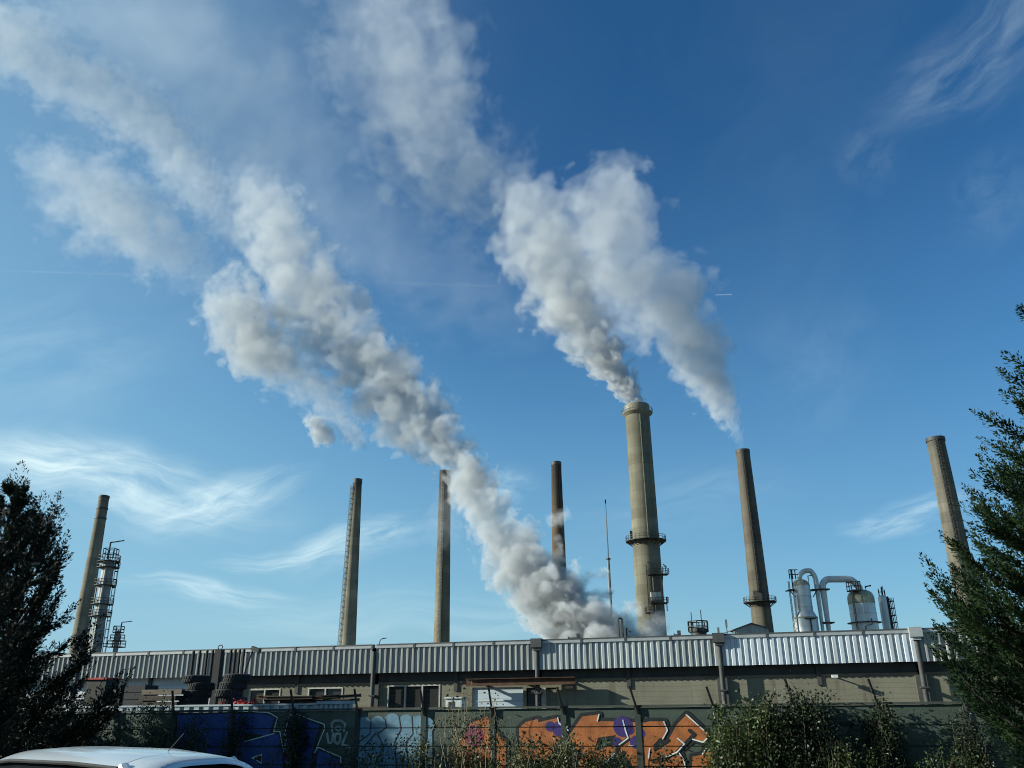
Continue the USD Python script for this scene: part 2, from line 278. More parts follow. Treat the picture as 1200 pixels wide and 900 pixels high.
mat('flashing_dark', (0.06, 0.06, 0.06), 0.6, 0.2)
mat('render_beige', (0.16, 0.146, 0.102), 0.9, var=0.2, scale=0.7, stretch=(1, 1, 0.7), bump=0.2, bscale=12, tint=(0.19, 0.174, 0.126), stain=(0.075, 0.052, 0.034))
mat('render_white', (0.5, 0.52, 0.52), 0.85, var=0.1, scale=0.8)
mat('beam_dark', (0.05, 0.048, 0.043), 0.8, var=0.35, scale=1.5)
mat('ledge', (0.16, 0.12, 0.08), 0.85, var=0.4, scale=1.2, tint=(0.24, 0.11, 0.05))
mat('pilaster', (0.06, 0.057, 0.05), 0.85, var=0.3)
mat('pipe_grey', (0.04, 0.039, 0.036), 0.7, var=0.35, scale=2)
mat('frame_pale', (0.36, 0.34, 0.28), 0.7, var=0.2)
mat('rust', (0.075, 0.036, 0.02), 0.9, var=0.45, scale=3, tint=(0.12, 0.065, 0.035))
mat('door_white', (0.42, 0.47, 0.5), 0.55, var=0.08, scale=0.8)
mat('roofing', (0.2, 0.2, 0.2), 0.85)
mat('dark_steel', (0.045, 0.045, 0.042), 0.65, 0.3, var=0.3)
mat('galv', (0.15, 0.155, 0.155), 0.5, 0.5, var=0.2)
mat('alu_clad', (0.47, 0.48, 0.47), 0.4, 0.3, var=0.25, scale=0.6, tint=(0.56, 0.57, 0.56), stain=(0.26, 0.25, 0.21))
mat('alu_dull', (0.34, 0.34, 0.3), 0.55, 0.3, var=0.3, scale=0.8)
mat('alu_weathered', (0.3, 0.29, 0.2), 0.65, 0.15, var=0.4, scale=0.7)
mat('column_grey', (0.19, 0.19, 0.18), 0.6, 0.15, var=0.25, scale=0.6)
mat('rubber', (0.012, 0.012, 0.012), 0.85, var=0.3)
mat('timber', (0.06, 0.045, 0.032), 0.9, var=0.45, scale=6, stretch=(0.3, 1, 2))
mat('timber_pale', (0.14, 0.11, 0.08), 0.9, var=0.4, scale=6, stretch=(0.3, 1, 2))
mat('crate_dark', (0.015, 0.016, 0.018), 0.8)
mat('red_net', (0.32, 0.025, 0.02), 0.75, var=0.35, scale=6)
mat('block_grey', (0.05, 0.048, 0.042), 0.9, var=0.35, scale=4)
mat('sheet_white', (0.3, 0.34, 0.36), 0.6, 0.1, var=0.3, scale=2)
mat('unit_white', (0.5, 0.5, 0.47), 0.6, var=0.15)
mat('bark', (0.05, 0.038, 0.028), 0.95, var=0.4, scale=8, stretch=(1, 1, 0.3))
mat('twig', (0.07, 0.055, 0.035), 0.9, var=0.35)
mat('dry_twig', (0.19, 0.15, 0.095), 0.9, var=0.35)
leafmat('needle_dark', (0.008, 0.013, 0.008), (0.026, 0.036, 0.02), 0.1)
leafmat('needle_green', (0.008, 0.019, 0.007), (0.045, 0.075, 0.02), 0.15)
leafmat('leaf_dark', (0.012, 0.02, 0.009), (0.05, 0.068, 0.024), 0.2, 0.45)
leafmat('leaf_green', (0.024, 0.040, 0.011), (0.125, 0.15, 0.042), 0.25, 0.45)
leafmat('leaf_olive', (0.035, 0.042, 0.014), (0.16, 0.15, 0.055), 0.25, 0.45)
usdkit.material(stage, M('window_pane'), {"d": ("principled_bsdf", {"base_color": (0.05, 0.05, 0.045), "roughness": 0.12, "specular_ior_level": 0.5}), "t": ("transparent_bsdf", {"color": (0.5, 0.5, 0.5)}), "x": ("mix_closure", {"fac": 0.35})},
                [("d.BSDF", "x.closure1"), ("t.BSDF", "x.closure2")], surface="x.closure")
usdkit.material(stage, M('car_paint'), {"p": ("principled_bsdf", {"base_color": (0.44, 0.47, 0.49), "roughness": 0.35, "metallic": 0.1, "coat_weight": 0.7, "coat_roughness": 0.05})}, [], surface="p.BSDF")
usdkit.material(stage, M('car_glass'), {"p": ("principled_bsdf", {"base_color": (0.012, 0.014, 0.016), "roughness": 0.05, "specular_ior_level": 0.5})}, [], surface="p.BSDF")
usdkit.material(stage, M('tail_red'), {"p": ("principled_bsdf", {"base_color": (0.35, 0.012, 0.012), "roughness": 0.15})}, [], surface="p.BSDF")

# ------------------------------------------------------------------ ground
def sheet_xy(name, x0, x1, y0, y1, z, m):
    solo(name, MB().add([[x0, y0, z], [x1, y0, z], [x1, y1, z], [x0, y1, z]], [[0, 1, 2, 3]]), m, kind='structure')
sheet_xy('ground', -2500, 2500, -1500, 3500, 0.0, 'earth')
sheet_xy('road', -200, 200, -4.0, 14.0, 0.004, 'asphalt')
mb = MB()
for k in range(-20, 21): mb.box(k * 6 - 1.5, k * 6 + 1.5, 6.0, 6.12, 0.005, 0.009)
solo('road_marking', mb, 'road_paint', kind='structure')
solo('kerb', MB().box(-200, 200, 14.0, 14.2, -0.2, 0.12), 'kerb_stone', kind='structure')
solo('verge', MB().add([WALL.p(-90, 0.05, -0.5), WALL.p(60, 0.05, -0.5), [58, 14.2, 0.1], [-88, 14.2, 0.1]], [[0, 3, 2, 1]]), 'grass_soil', kind='structure')
solo('yard', MB().add([WALL.p(-90, 0.02, -0.5), WALL.p(60, 0.02, -0.5), BLD.p(60, 0.02, -2), BLD.p(-90, 0.02, -2)], [[0, 1, 2, 3]]), 'asphalt', kind='structure')

# ------------------------------------------------------------------ the painted concrete wall
s_ref, _ = WALL.hit(748, 850)
_, ztop = WALL.hit(760, 828.5)
_, zj1 = WALL.hit(760, 850.5)
_, zj2 = WALL.hit(760, 874.5)
print('wall top', ztop, 'joints', zj1, zj2)
ph = (ztop - zj2) / 2
wall = thing('concrete_panel_wall', 'dark green concrete panel wall covered in spray paint along the road', 'wall', WALL.p(0, 0))
rng = np.random.default_rng(5)
K0, K1 = -13, 6
joints = [ztop - ph * i for i in range(0, 5)]
for k in range(K0, K1):
    a, b = s_ref + 2 * k, s_ref + 2 * k + 2
    for i in range(4):
        top, bot = joints[i] - 0.012, (joints[i + 1] + 0.012 if i < 3 else 0.0)
        o = rng.normal(0, 0.004)
        m_ = MB().pbox(WALL, a + 0.07, b - 0.07, bot, top, -0.06, o)
        # bevelled recess line behind the joint
        part(wall, 'panel', m_, 'wall_green' if rng.random() < 0.6 else 'wall_green_worn')
for i in range(0, 3):
    part(wall, 'joint_strip', MB().pbox(WALL, s_ref + 2 * K0, s_ref + 2 * K1, joints[i + 1] - 0.02, joints[i + 1] + 0.02, -0.055, -0.03), 'post_green')
for k in range(K0, K1 + 1):
    s = s_ref + 2 * k
    part(wall, 'post', MB().pbox(WALL, s - 0.075, s + 0.075, 0, ztop + 0.05, -0.09, 0.035), 'post_green')
    if k < K1: part(wall, 'coping', MB().pbox(WALL, s + 0.08, s + 1.92, ztop - 0.004, ztop + 0.055, -0.1, 0.05), 'coping')
    # cranked iron arm that carries the wires
    h = rng.uniform(0.48, 0.66); lean = rng.uniform(-0.17, -0.09)
    arm = MB().bar(WALL.p(s + 0.02, ztop - 0.15, 0.06), WALL.p(s + lean, ztop + h, 0.1), 0.055)
    part(wall, 'iron_arm', arm, 'rusty_iron')
for j in range(4):
    pts = []
    for k in range(K0, K1 + 1):
        s = s_ref + 2 * k; pts += [WALL.p(s - 0.1 * j / 4, ztop + 0.13 + 0.13 * j, 0.09), WALL.p(s + 1, ztop + 0.11 + 0.13 * j + rng.normal(0, 0.02), 0.09)]
    part(wall, 'wire', MB().tube(pts, 0.002, 3), 'wire')

# spray paint, traced on the wall plane
def wp(px, py): return WALL.hit(px, py)
def z7(pts): return [wp(200 + x / 5.0, 800 + y / 5.0) for x, y in pts]            # coordinates measured in enlargements of the photograph
def z8(pts): return [wp(620 + x / 5.217, 810 + y / 5.217) for x, y in pts]
def z2(pts): return [wp(250 + x / 4.0, 720 + y / 4.0) for x, y in pts]
def z3(pts): return [wp(500 + x / 4.0, 720 + y / 4.0) for x, y in pts]
cut = unary_union([sbox(-60, z_ - 0.013, 60, z_ + 0.013) for z_ in joints[:4]] + [sbox(s_ref + 2 * k - 0.077, -1, s_ref + 2 * k + 0.077, 4) for k in range(K0, K1 + 1)])
def painted(name, poly, m, layer):
    poly = poly.buffer(0).intersection(sbox(-60, 0.05, 60, ztop - 0.02)).difference(cut)
    if poly.area > 0.001: part(wall, name, MB().sheet(WALL, poly, 0.012 + 0.004 * layer), m)
def soft(pts, r=0.03): return Polygon(pts).buffer(0).buffer(r).buffer(-2 * r).buffer(r)
def stroke(pts, w): return LineString(pts).buffer(w, cap_style=1)
blue = [Polygon(z7(p)).buffer(0) for p in (
    [(40, 190), (300, 182), (545, 182), (612, 204), (590, 270), (572, 318), (520, 305), (440, 292), (428, 352), (520, 325), (605, 300), (634, 300), (648, 380), (662, 470), (655, 600), (40, 600)],
    [(712, 192), (742, 197), (875, 250), (845, 345), (828, 430), (812, 600), (668, 600), (672, 420), (680, 320), (692, 235)],
    [(862, 394), (925, 418), (992, 452), (1000, 600), (848, 600)])]
B = unary_union(blue)
painted('painted_outline', B.buffer(0.085), 'paint_black', 0)
painted('painted_letter', B, 'paint_blue', 1)
painted('painted_letter', Polygon(z7([(480, 440), (535, 420), (535, 472)])), 'paint_black', 2)
painted('painted_outline', unary_union([stroke(z7(p), 0.014) for p in (
    [(470, 168), (580, 176), (628, 204), (606, 286), (642, 286), (664, 400), (684, 322), (668, 300), (700, 190), (742, 186), (902, 244), (905, 268), (856, 388)], [(845, 410), (866, 378), (998, 436), (1000, 470)],
    [(436, 345), (520, 322), (612, 296)], [(480, 440), (535, 420), (535, 472), (480, 440)])]), 'paint_white', 3)
painted('painted_lettering', unary_union([stroke(z7(p), 0.034) for p in ([(918, 300), (926, 350), (944, 352), (954, 300)], [(968, 300), (960, 345), (980, 358), (996, 340), (994, 300), (972, 298)], [(1034, 292), (1006, 362), (1052, 378)])]
        + [stroke(z7([(948, 286), (944, 240), (962, 222), (1000, 222), (1024, 242), (1016, 282)]), 0.03), stroke(z7([(960, 268), (985, 255), (1006, 268), (985, 282), (960, 268)]), 0.02)]), 'paint_silver', 0)
bub = unary_union([Point(*z2([(x, y)])[0]).buffer(r) for x, y, r in ((708, 522, 0.24), (770, 520, 0.25), (838, 512, 0.27), (903, 512, 0.24), (955, 520, 0.26), (1000, 522, 0.22))] + [Polygon(z2([(672, 520), (1026, 520), (1030, 900), (666, 900)]))])
painted('painted_letter', bub, 'paint_sky', 0)
painted('painted_outline', unary_union([stroke(z2(p), 0.016) for p in ([(740, 500), (735, 560), (680, 600)], [(806, 490), (812, 530), (770, 560), (800, 620), (760, 700)], [(872, 480), (880, 540), (850, 600), (860, 720)], [(932, 480), (936, 560), (905, 600), (915, 700)],
        [(978, 480), (982, 560), (990, 640), (985, 760)], [(690, 640), (760, 560)], [(680, 510), (676, 620), (672, 720)])]), 'paint_black', 1)
O = [Polygon(q).buffer(0) for q in (
    z3([(150, 600), (205, 512), (285, 478), (330, 558), (372, 600), (372, 740), (140, 740)]),
    z8([(-60, 225), (-20, 188), (55, 170), (58, 190), (175, 163), (182, 196), (235, 238), (240, 285), (180, 300), (120, 420), (-60, 420)]),
    z8([(245, 270), (325, 155), (428, 142), (418, 182), (560, 186), (700, 192), (742, 184), (826, 184), (845, 240), (815, 288), (785, 302), (772, 352), (800, 356), (850, 300), (905, 202), (965, 140), (1104, 270), (1064, 308), (1000, 292),
        (962, 330), (905, 372), (850, 402), (790, 410), (730, 420), (720, 620), (690, 620), (660, 500), (580, 374), (545, 400), (480, 470), (440, 620), (270, 620), (330, 342), (290, 362)]),
    z8([(930, 384), (958, 470), (965, 620), (730, 620), (738, 430), (850, 412)]), z8([(1062, 388), (1082, 352), (1150, 372), (1150, 620), (985, 620), (1000, 400)]))]
hole = unary_union([Polygon(z8([(398, 372), (422, 284), (532, 268), (520, 330), (440, 352)])).buffer(0), Polygon(z8([(760, 330), (800, 285), (822, 292), (800, 340), (772, 350)])).buffer(0)])
OR = unary_union(O).difference(hole)
painted('painted_outline', OR.buffer(0.09), 'paint_black', 0)
painted('painted_letter', OR, 'paint_orange', 1)
painted('painted_dot', unary_union([Point(*z3([(222, 570)])[0]).buffer(0.28)]).intersection(OR), 'paint_rose', 2)
for x, y, r in ((130, 215, 0.13), (188, 232, 0.2), (575, 215, 0.26), (684, 258, 0.11), (655, 312, 0.16), (540, 312, 0.12), (615, 235, 0.12)):
    painted('painted_dot', Point(*z8([(x, y)])[0]).buffer(r), 'paint_purple', 2)
painted('painted_outline', unary_union([stroke(z8(p), 0.045) for p in ([(606, 290), (550, 330), (522, 400), (470, 450), (380, 520)], [(850, 300), (770, 352)], [(905, 372), (955, 320), (1010, 264), (982, 240)], [(545, 400), (580, 374)])]), 'paint_black', 3)
painted('painted_outline', unary_union([stroke(z8(p), 0.016) for p in ([(574, 178), (590, 240), (606, 286), (552, 326)], [(522, 380), (470, 436)], [(824, 186), (846, 238), (818, 290)], [(738, 350), (730, 410)], [(1104, 272), (1064, 312), (1000, 294)], [(962, 144), (1030, 205), (1100, 266)],
        [(838, 404), (905, 372), (950, 322), (908, 288)], [(920, 380), (945, 420), (958, 480)], [(428, 142), (418, 182)], [(176, 163), (184, 196), (240, 240)], [(1060, 384), (1082, 350)], [(612, 332), (636, 334)])]), 'paint_white', 4)
painted('painted_lettering', unary_union([stroke([wp(x, y) for x, y in p], 0.03) for p in ([(968, 846), (980, 856), (975, 868)], [(984, 848), (1000, 845), (992, 862), (1006, 868)], [(1010, 850), (1022, 862), (1012, 872)], [(1026, 846), (1034, 868)], [(966, 878), (1040, 872)])]), 'paint_black', 0)

# ------------------------------------------------------------------ the low factory hall
bx = thing('factory_hall', 'long low factory hall with ribbed metal fascia and beige walls behind the painted wall', 'factory building', BLD.p(0, 0))
FO = 0.42
_, zt = BLD.hit(740, 751.0, FO); _, zb = BLD.hit(740, 782.5, FO)
_, zl = BLD.hit(740, 795.5, 0.0)
print('fascia', zt, zb, 'ledge', zl)
pipes = [BLD.hit(x, y, FO)[0] for x, y in ((255, 800), (437, 800), (630, 800), (846, 790), (1079, 780))]
step_l = pipes[1] - pipes[0]; step_r = pipes[-1] - pipes[-2]
bays = [pipes[0] - 3 * step_l, pipes[0] - 2 * step_l, pipes[0] - step_l] + pipes + [pipes[-1] + step_r, pipes[-1] + 2 * step_r]
print('bays', np.round(bays, 2), np.round(np.diff(bays), 2))
def ribbed(P, s0, s1, z0, z1, out, pitch, depth, crown, lean=0.0, flute=0.0):
    """Trapezoidal ribbed sheet; crown = share of the pitch that stands proud."""
    n = max(1, int(round((s1 - s0) / pitch))); pitch = (s1 - s0) / n; prof = []
    for i in range(n):
        a = s0 + i * pitch
        prof += [(a, 0.0), (a + pitch * (1 - crown) * 0.42, 0.0)] + ([(a + pitch * (1 - crown) * 0.5, flute)] if flute else []) + [(a + pitch * (1 - crown) * 0.80, 0.0), (a + pitch * (1 - crown), depth), (a + pitch * 0.965, depth)]
    prof.append((s1, 0.0))
    v = np.array([P.p(s + (lean if z == z1 else 0), z, out + o) for z in (z0, z1) for s, o in prof]); k = len(prof)
    return v, np.array([[i, i + 1, k + i + 1, k + i] for i in range(k - 1)])
rng = np.random.default_rng(11)
for i in range(len(bays) - 1):
    a, b = bays[i] + 0.09, bays[i + 1] - 0.09
    kind = {5: ('cladding_grey', 0.28, 0.045, 0.42, 0.018), 6: ('cladding_pale', 0.285, 0.05, 0.52, 0.0)}.get(i, ('cladding_dull', 0.285, 0.06, 0.30, 0.0))
    mb = MB().add(*ribbed(BLD, a, b, zb, zt, FO, kind[1], kind[2], kind[3], flute=kind[4]))
    # its back, so that the sheet has thickness
    mb.add([BLD.p(a, zb, FO - 0.03), BLD.p(b, zb, FO - 0.03), BLD.p(b, zt, FO - 0.03), BLD.p(a, zt, FO - 0.03)], [[0, 3, 2, 1]])
    part(bx, 'fascia_sheet', mb, kind[0])
    part(bx, 'soffit', MB().pbox(BLD, a, b, zb + 0.02, zb + 0.06, -0.3, FO - 0.035), 'beam_dark')
    # flashing lengths along the top, each with a dark upstand and a joint clip
    L_ = 2.25; n = max(1, int(round((b - a) / L_)))
    for j in range(n):
        s0, s1 = a + (b - a) * j / n, a + (b - a) * (j + 1) / n
        part(bx, 'flashing', MB().pbox(BLD, s0 + 0.015, s1 - 0.015, zt - 0.01, zt + 0.11, FO - 0.3, FO + 0.085), 'flashing')
        part(bx, 'joint_clip', MB().pbox(BLD, s1 - 0.05, s1 + 0.05, zt - 0.05, zt + 0.16, FO - 0.05, FO + 0.10), 'flashing_dark')
    part(bx, 'top_rail', MB().pbox(BLD, a, b, zt + 0.11, zt + 0.19, FO - 0.3, FO - 0.02), 'flashing_dark')
    part(bx, 'head_beam', MB().pbox(BLD, bays[i] + 0.1, bays[i + 1] - 0.1, zl + 0.02, zb + 0.02, -0.25, -0.06), 'render_white' if i in (1, 2) else 'beam_dark')
    part(bx, 'ledge', MB().pbox(BLD, bays[i] + 0.1, bays[i + 1] - 0.1, zl - 0.05, zl + 0.05, -0.1, 0.04), 'render_white' if i in (1, 2) else 'ledge')
# wall panels with openings
def S(px, py=810): return BLD.hit(px, py)[0]
def Z(px, py): return BLD.hit(px, py)[1]
openings = []                                           # (s0, s1, z0, z1, kind)
wins = [(S(454), S(516), 1.0, Z(480, 802.5), 3), (S(292), S(329), 1.0, Z(310, 807), 2), (S(361), S(402), 1.0, Z(380, 805.5), 2)]
door = (S(553.5), S(613), 0.0, Z(580, 805.5))
gate = (S(617), S(652), 0.0, Z(630, 806))
solids = unary_union([sbox(a, c, b, d) for a, b, c, d, _ in wins] + [sbox(*[door[0], door[2], door[1], door[3]]), sbox(gate[0], gate[2], gate[1], gate[3])])
for i in range(len(bays) - 1):
    white = i in (1, 2)
    face = sbox(bays[i] + 0.002, 0, bays[i + 1] - 0.002, zl - 0.055).difference(solids)
    part(bx, 'wall_panel', MB().sheet(BLD, face, -0.2, 0.2), 'render_white' if white else 'render_beige', label='white painted wall panel' if white else None)
    mid = (bays[i] + bays[i + 1]) / 2
    for sp in (mid,):
        part(bx, 'steel_post', MB().pbox(BLD, sp - 0.09, sp + 0.09, zl - 0.4, zb + 0.02, -0.06, 0.06), 'beam_dark')
    if i in (5, 6, 7, 3):
        part(bx, 'pilaster', MB().pbox(BLD, bays[i + 1] - 0.24, bays[i + 1] + 0.2, 0, zl - 0.05, 0.003, 0.16), 'pilaster')
for s in bays:
    r = 0.11
    hp = part(bx, 'downpipe', MB().tube([BLD.p(s, 0.2, FO + 0.02 - 0.0), BLD.p(s, zt - 0.15, FO + 0.02)], r, 10), 'pipe_grey', smooth=40)
    if s not in (pipes[0], pipes[1]): part(hp, 'hopper', MB().obox(BLD.p(s, zt + 0.02, FO + 0.05), BLD.d * 0.26, BLD.n * 0.2, [0, 0, 0.2]).obox(BLD.p(s, zt - 0.24, FO + 0.04), BLD.d * 0.17, BLD.n * 0.14, [0, 0, 0.07]), 'flashing_dark' if s < pipes[-1] - 1 else 'flashing')
    part(hp, 'bracket', MB().pbox(BLD, s - 0.15, s + 0.15, zl - 0.6, zl - 0.54, 0.0, FO + 0.14), 'pipe_grey')
for (a, b, c, d, n) in wins:
    fr = MB()
    w = 0.07
    for k in range(n + 1):
        x = a + (b - a - w) * k / n; fr.pbox(BLD, x, x + w, c + w, d - w, -0.14, 0.025)
    fr.pbox(BLD, a, b, c, c + w, -0.14, 0.025); fr.pbox(BLD, a, b, d - w, d, -0.14, 0.025)
    wf = part(bx, 'window', fr, 'frame_pale')
    for k in range(n):
        x0 = a + (b - a - w) * k / n + w; x1 = a + (b - a - w) * (k + 1) / n
        part(wf, 'pane', MB().pbox(BLD, x0, x1, c + w, d - w, -0.09, -0.08), 'window_pane')
    part(wf, 'sill', MB().pbox(BLD, a - 0.1, b + 0.1, c - 0.09, c - 0.003, -0.1, 0.1), 'ledge')
dr = MB()
part(bx, 'roller_door', MB().pbox(BLD, door[0], door[1], door[2], door[3], -0.12, -0.08), 'door_white')
for k in range(1, 5):
    part(bx, 'door_seam', MB().pbox(BLD, door[0] + 0.02, door[1] - 0.02, door[3] * k / 5 - 0.015, door[3] * k / 5 + 0.015, -0.079, -0.06), 'frame_pale')
m3 = gate[0] + (gate[1] - gate[0]) * 0.5
part(bx, 'side_door', MB().pbox(BLD, gate[0] + 0.05, m3, 0, gate[3] - 0.05, -0.12, -0.07), 'pipe_grey')
part(bx, 'side_door', MB().pbox(BLD, m3 + 0.22, gate[1] - 0.02, 0, gate[3] - 0.05, -0.12, -0.07), 'render_beige')
part(bx, 'door_frame', MB().pbox(BLD, m3 + 0.002, m3 + 0.218, 0, gate[3], -0.14, 0.03), 'frame_pale')
a, b = S(551, 800), S(677, 800); zc = Z(620, 799)
part(bx, 'rusty_beam', MB().pbox(BLD, a, b, zc - 0.13, zc + 0.13, 0.55, 0.62).pbox(BLD, a, b, zc + 0.13, zc + 0.16, 0.42, 0.75).pbox(BLD, a, b, zc - 0.16, zc - 0.13, 0.42, 0.75), 'rust')
for q in (0.1, 0.5, 0.93): part(bx, 'beam_bracket', MB().pbox(BLD, a + (b - a) * q - 0.05, a + (b - a) * q + 0.05, zc - 0.05, zc + 0.05, 0.0, 0.54), 'rust')
part(bx, 'beam_hoist', MB().pbox(BLD, b - 0.45, b - 0.1, zc - 0.34, zc - 0.17, 0.48, 0.7), 'rusty_iron')
part(bx, 'wall_lamp', MB().tube([BLD.p(S(977, 793), Z(977, 793) , 0.0), BLD.p(S(977, 793), Z(977, 793) + 0.03, 0.4)], 0.03, 6).obox(BLD.p(S(977, 793), Z(977, 793), 0.45), BLD.d * 0.12, BLD.n * 0.12, [0, 0, 0.06]), 'unit_white')
# roof, side walls, back
part(bx, 'roof', MB().add([BLD.p(bays[0], zt + 0.05, FO - 0.31), BLD.p(bays[-1], zt + 0.05, FO - 0.31), BLD.p(bays[-1], zt + 0.25, -30), BLD.p(bays[0], zt + 0.25, -30)], [[0, 1, 2, 3]]), 'roofing')
part(bx, 'back_wall', MB().pbox(BLD, bays[0], bays[-1], 0, zt + 0.2, -30.2, -30.01), 'render_beige')
for s in (bays[0], bays[-1] - 0.2): part(bx, 'end_wall', MB().pbox(BLD, s, s + 0.2, 0, zt, -30, -0.21), 'render_beige')
part(bx, 'floor_slab', MB().pbox(BLD, bays[0] + 0.3, bays[-1] - 0.3, 0.03, 0.06, -29.5, -0.3), 'beam_dark')

# ------------------------------------------------------------------ chimneys
def side_axes(c):
    """Unit vectors at a far thing: to the right in plan and towards the viewer."""
    t = np.array([-c[0], -c[1], 0.0]); t /= np.linalg.norm(t); return np.array([-t[1], t[0], 0.0]), t
def stack_geo(top, wt, bot, wb, Y):
    pt, pb = at(*top, Y), at(*bot, Y)
    X = (pt[0] + pb[0]) / 2; c = np.array([pb[0], Y, 0.0])
    rt = wt / 2 / F * (pt - EYE) @ FW; rb = wb / 2 / F * (pb - EYE) @ FW
    H = pt[2]; g = (rb - rt) / (H - pb[2]); r0 = rt + g * H
    return c, H, rt, r0
def shaft(c, H, rt, r0, n=40, lip=0.0):
    prof = [(r0 + (rt - r0) * q, H * q) for q in np.linspace(0, 1, 14)]
    wall_t = max(0.35, rt * 0.12)
    prof += [(rt - wall_t, H), (rt - wall_t - 0.1, H - 6.0), (0.01, H - 6.0)]
    return MB().lathe(c, prof, n)
def rad(z, H, rt, r0): return r0 + (rt - r0) * z / H
def gallery(path, c, z, r, out, m='dark_steel'):
    part(path, 'platform', MB().ring(c, r + 0.02, r + out, z - 0.18, z, 40), m)
    pts = [c + np.array([math.cos(a) * (r + out - 0.06), math.sin(a) * (r + out - 0.06), z]) for a in np.linspace(0, 2 * math.pi, 26)[:-1]]
    part(path, 'railing', MB().railing(pts, 1.15, 0.045, closed=True, step=3), m)
    br = MB()
    for a in np.linspace(0, 2 * math.pi, 19)[:-1]:
        u = np.array([math.cos(a), math.sin(a), 0]); br.bar(c + u * (r + 0.05) + [0, 0, z - 1.3], c + u * (r + out - 0.15) + [0, 0, z - 0.2], 0.14)
    part(path, 'bracket', br, m)
def chimney(label, top, wt, bot, wb, Y, col, soot_drop, **kw):
    c, H, rt, r0 = stack_geo(top, wt, bot, wb, Y)
    p = thing('chimney', label, 'chimney', c, 'tall concrete chimneys of the plant')
    nm = f'chimney_concrete_{used[("/World", "chimney")]:02d}'
    concrete_stack(nm, col, H, H - soot_drop, **kw)
    part(p, 'shaft', shaft(c, H, rt, r0), nm, smooth=30)
    return p, c, H, rt, r0
# far left, beside the column
p, c, H, rt, r0 = chimney('plain tan chimney at far left, rising behind the slim grey column', (122.8, 581), 11.0, (96, 734), 18, 250, (0.17, 0.153, 0.118), 9, soot=0.5)
for z in (H - 0.4, H - 4, H - 7): part(p, 'steel_band', MB().ring(c, rad(z, H, rt, r0) - 0.05, rad(z, H, rt, r0) + 0.14, z - 0.25, z + 0.25, 40), 'dark_steel')
# second: ladder with hoops up its left side
p, c, H, rt, r0 = chimney('slim grey chimney with a hooped ladder up its left edge, left of the steam', (419, 562), 10.0, (407.5, 757), 18.5, 235, (0.18, 0.165, 0.13), 11, soot=0.95)
rr, tt = side_axes(c)
for q0, q1 in ((0.02, 0.97),):
    u = (-rr * 0.94 + tt * 0.34); a = c + u * (rad(H * q0, H, rt, r0) + 0.15) + [0, 0, H * q0]; b = c + u * (rad(H * q1, H, rt, r0) + 0.15) + [0, 0, H * q1]
    part(p, 'ladder', MB().ladder(a, b, np.cross(u, [0, 0, 1]), 0.6, 0.06, 0.9, hoop=1.5, out=u), 'frame_pale')
part(p, 'rim', MB().ring(c, rt - 0.3, rt + 0.1, H - 1.2, H + 0.1, 40), 'dark_steel')
# third: in the steam
p, c, H, rt, r0 = chimney('tan chimney whose sooty top is half wrapped in steam', (522.5, 552), 13.2, (517.5, 753), 19.0, 225, (0.15, 0.127, 0.09), 34, soot=0.88)
rr, tt = side_axes(c); u = (-rr * 0.30 + tt * 0.95)
part(p, 'ladder', MB().ladder(c + u * (r0 + 0.15) + [0, 0, 3], c + u * (rt + 0.15) + [0, 0, H - 1], np.cross(u, [0, 0, 1]), 0.6, 0.05, 0.9, hoop=1.6, out=u), 'frame_pale')
# fourth: black top, rusty lower half, foot hidden by steam
p, c, H, rt, r0 = chimney('short brown chimney with a black sooty top, foot hidden in steam', (652, 542), 11.5, (655.5, 670), 16.5, 260, (0.14, 0.1, 0.062), 42, soot=0.97, soot_col=(0.022, 0.018, 0.016))
part(p, 'rim', MB().ring(c, rt - 0.3, rt + 0.08, H - 1.0, H + 0.1, 40), 'dark_steel')
rr, tt = side_axes(c); u = (rr * 0.35 + tt * 0.93)
part(p, 'ladder', MB().ladder(c + u * (r0 + 0.1) + [0, 0, 3], c + u * (rt + 0.1) + [0, 0, H - 1], np.cross(u, [0, 0, 1]), 0.6, 0.06, 0.9), 'dark_steel')
# fifth: the big one
BIG = dict(Y=215)
p, c, H, rt, r0 = chimney('largest and tallest chimney, pale concrete, with steel galleries and white steam at its top', (747, 476), 27.5, (764, 738), 33.5, 215, (0.135, 0.126, 0.095), 7, soot=0.25, streak=0.25)
CB, HB = c, H
zr = at(747, 485, 215)[2]
part(p, 'rim', MB().lathe(c, [(rad(zr, H, rt, r0), zr - 0.9), (rt + 0.85, zr - 0.12), (rt + 0.9, zr + 0.2), (rt + 0.12, zr + 0.22), (rt + 0.1, H + 0.15), (rt - 0.35, H + 0.15)], 40), nm if False else 'render_beige', smooth=30)
part(p, 'rim_railing', MB().railing([c + np.array([math.cos(a) * (rt + 0.95), math.sin(a) * (rt + 0.95), zr + 0.25]) for a in np.linspace(0, 2 * math.pi, 26)[:-1]], 1.0, 0.035, True, 3), 'galv')
zg = at(757, 634, 215)[2]; rg = rad(zg, H, rt, r0)
gallery(p, c, zg, rg, 1.75)
rr, tt = side_axes(c)
part(p, 'cable_strip', MB().bar(c + (rr * 0.2 + tt * 0.98) * (rad(zg, H, rt, r0) + 0.06) + [0, 0, zg], c + (rr * 0.2 + tt * 0.98) * (rt + 0.06) + [0, 0, zr - 1], 0.18), 'alu_weathered')
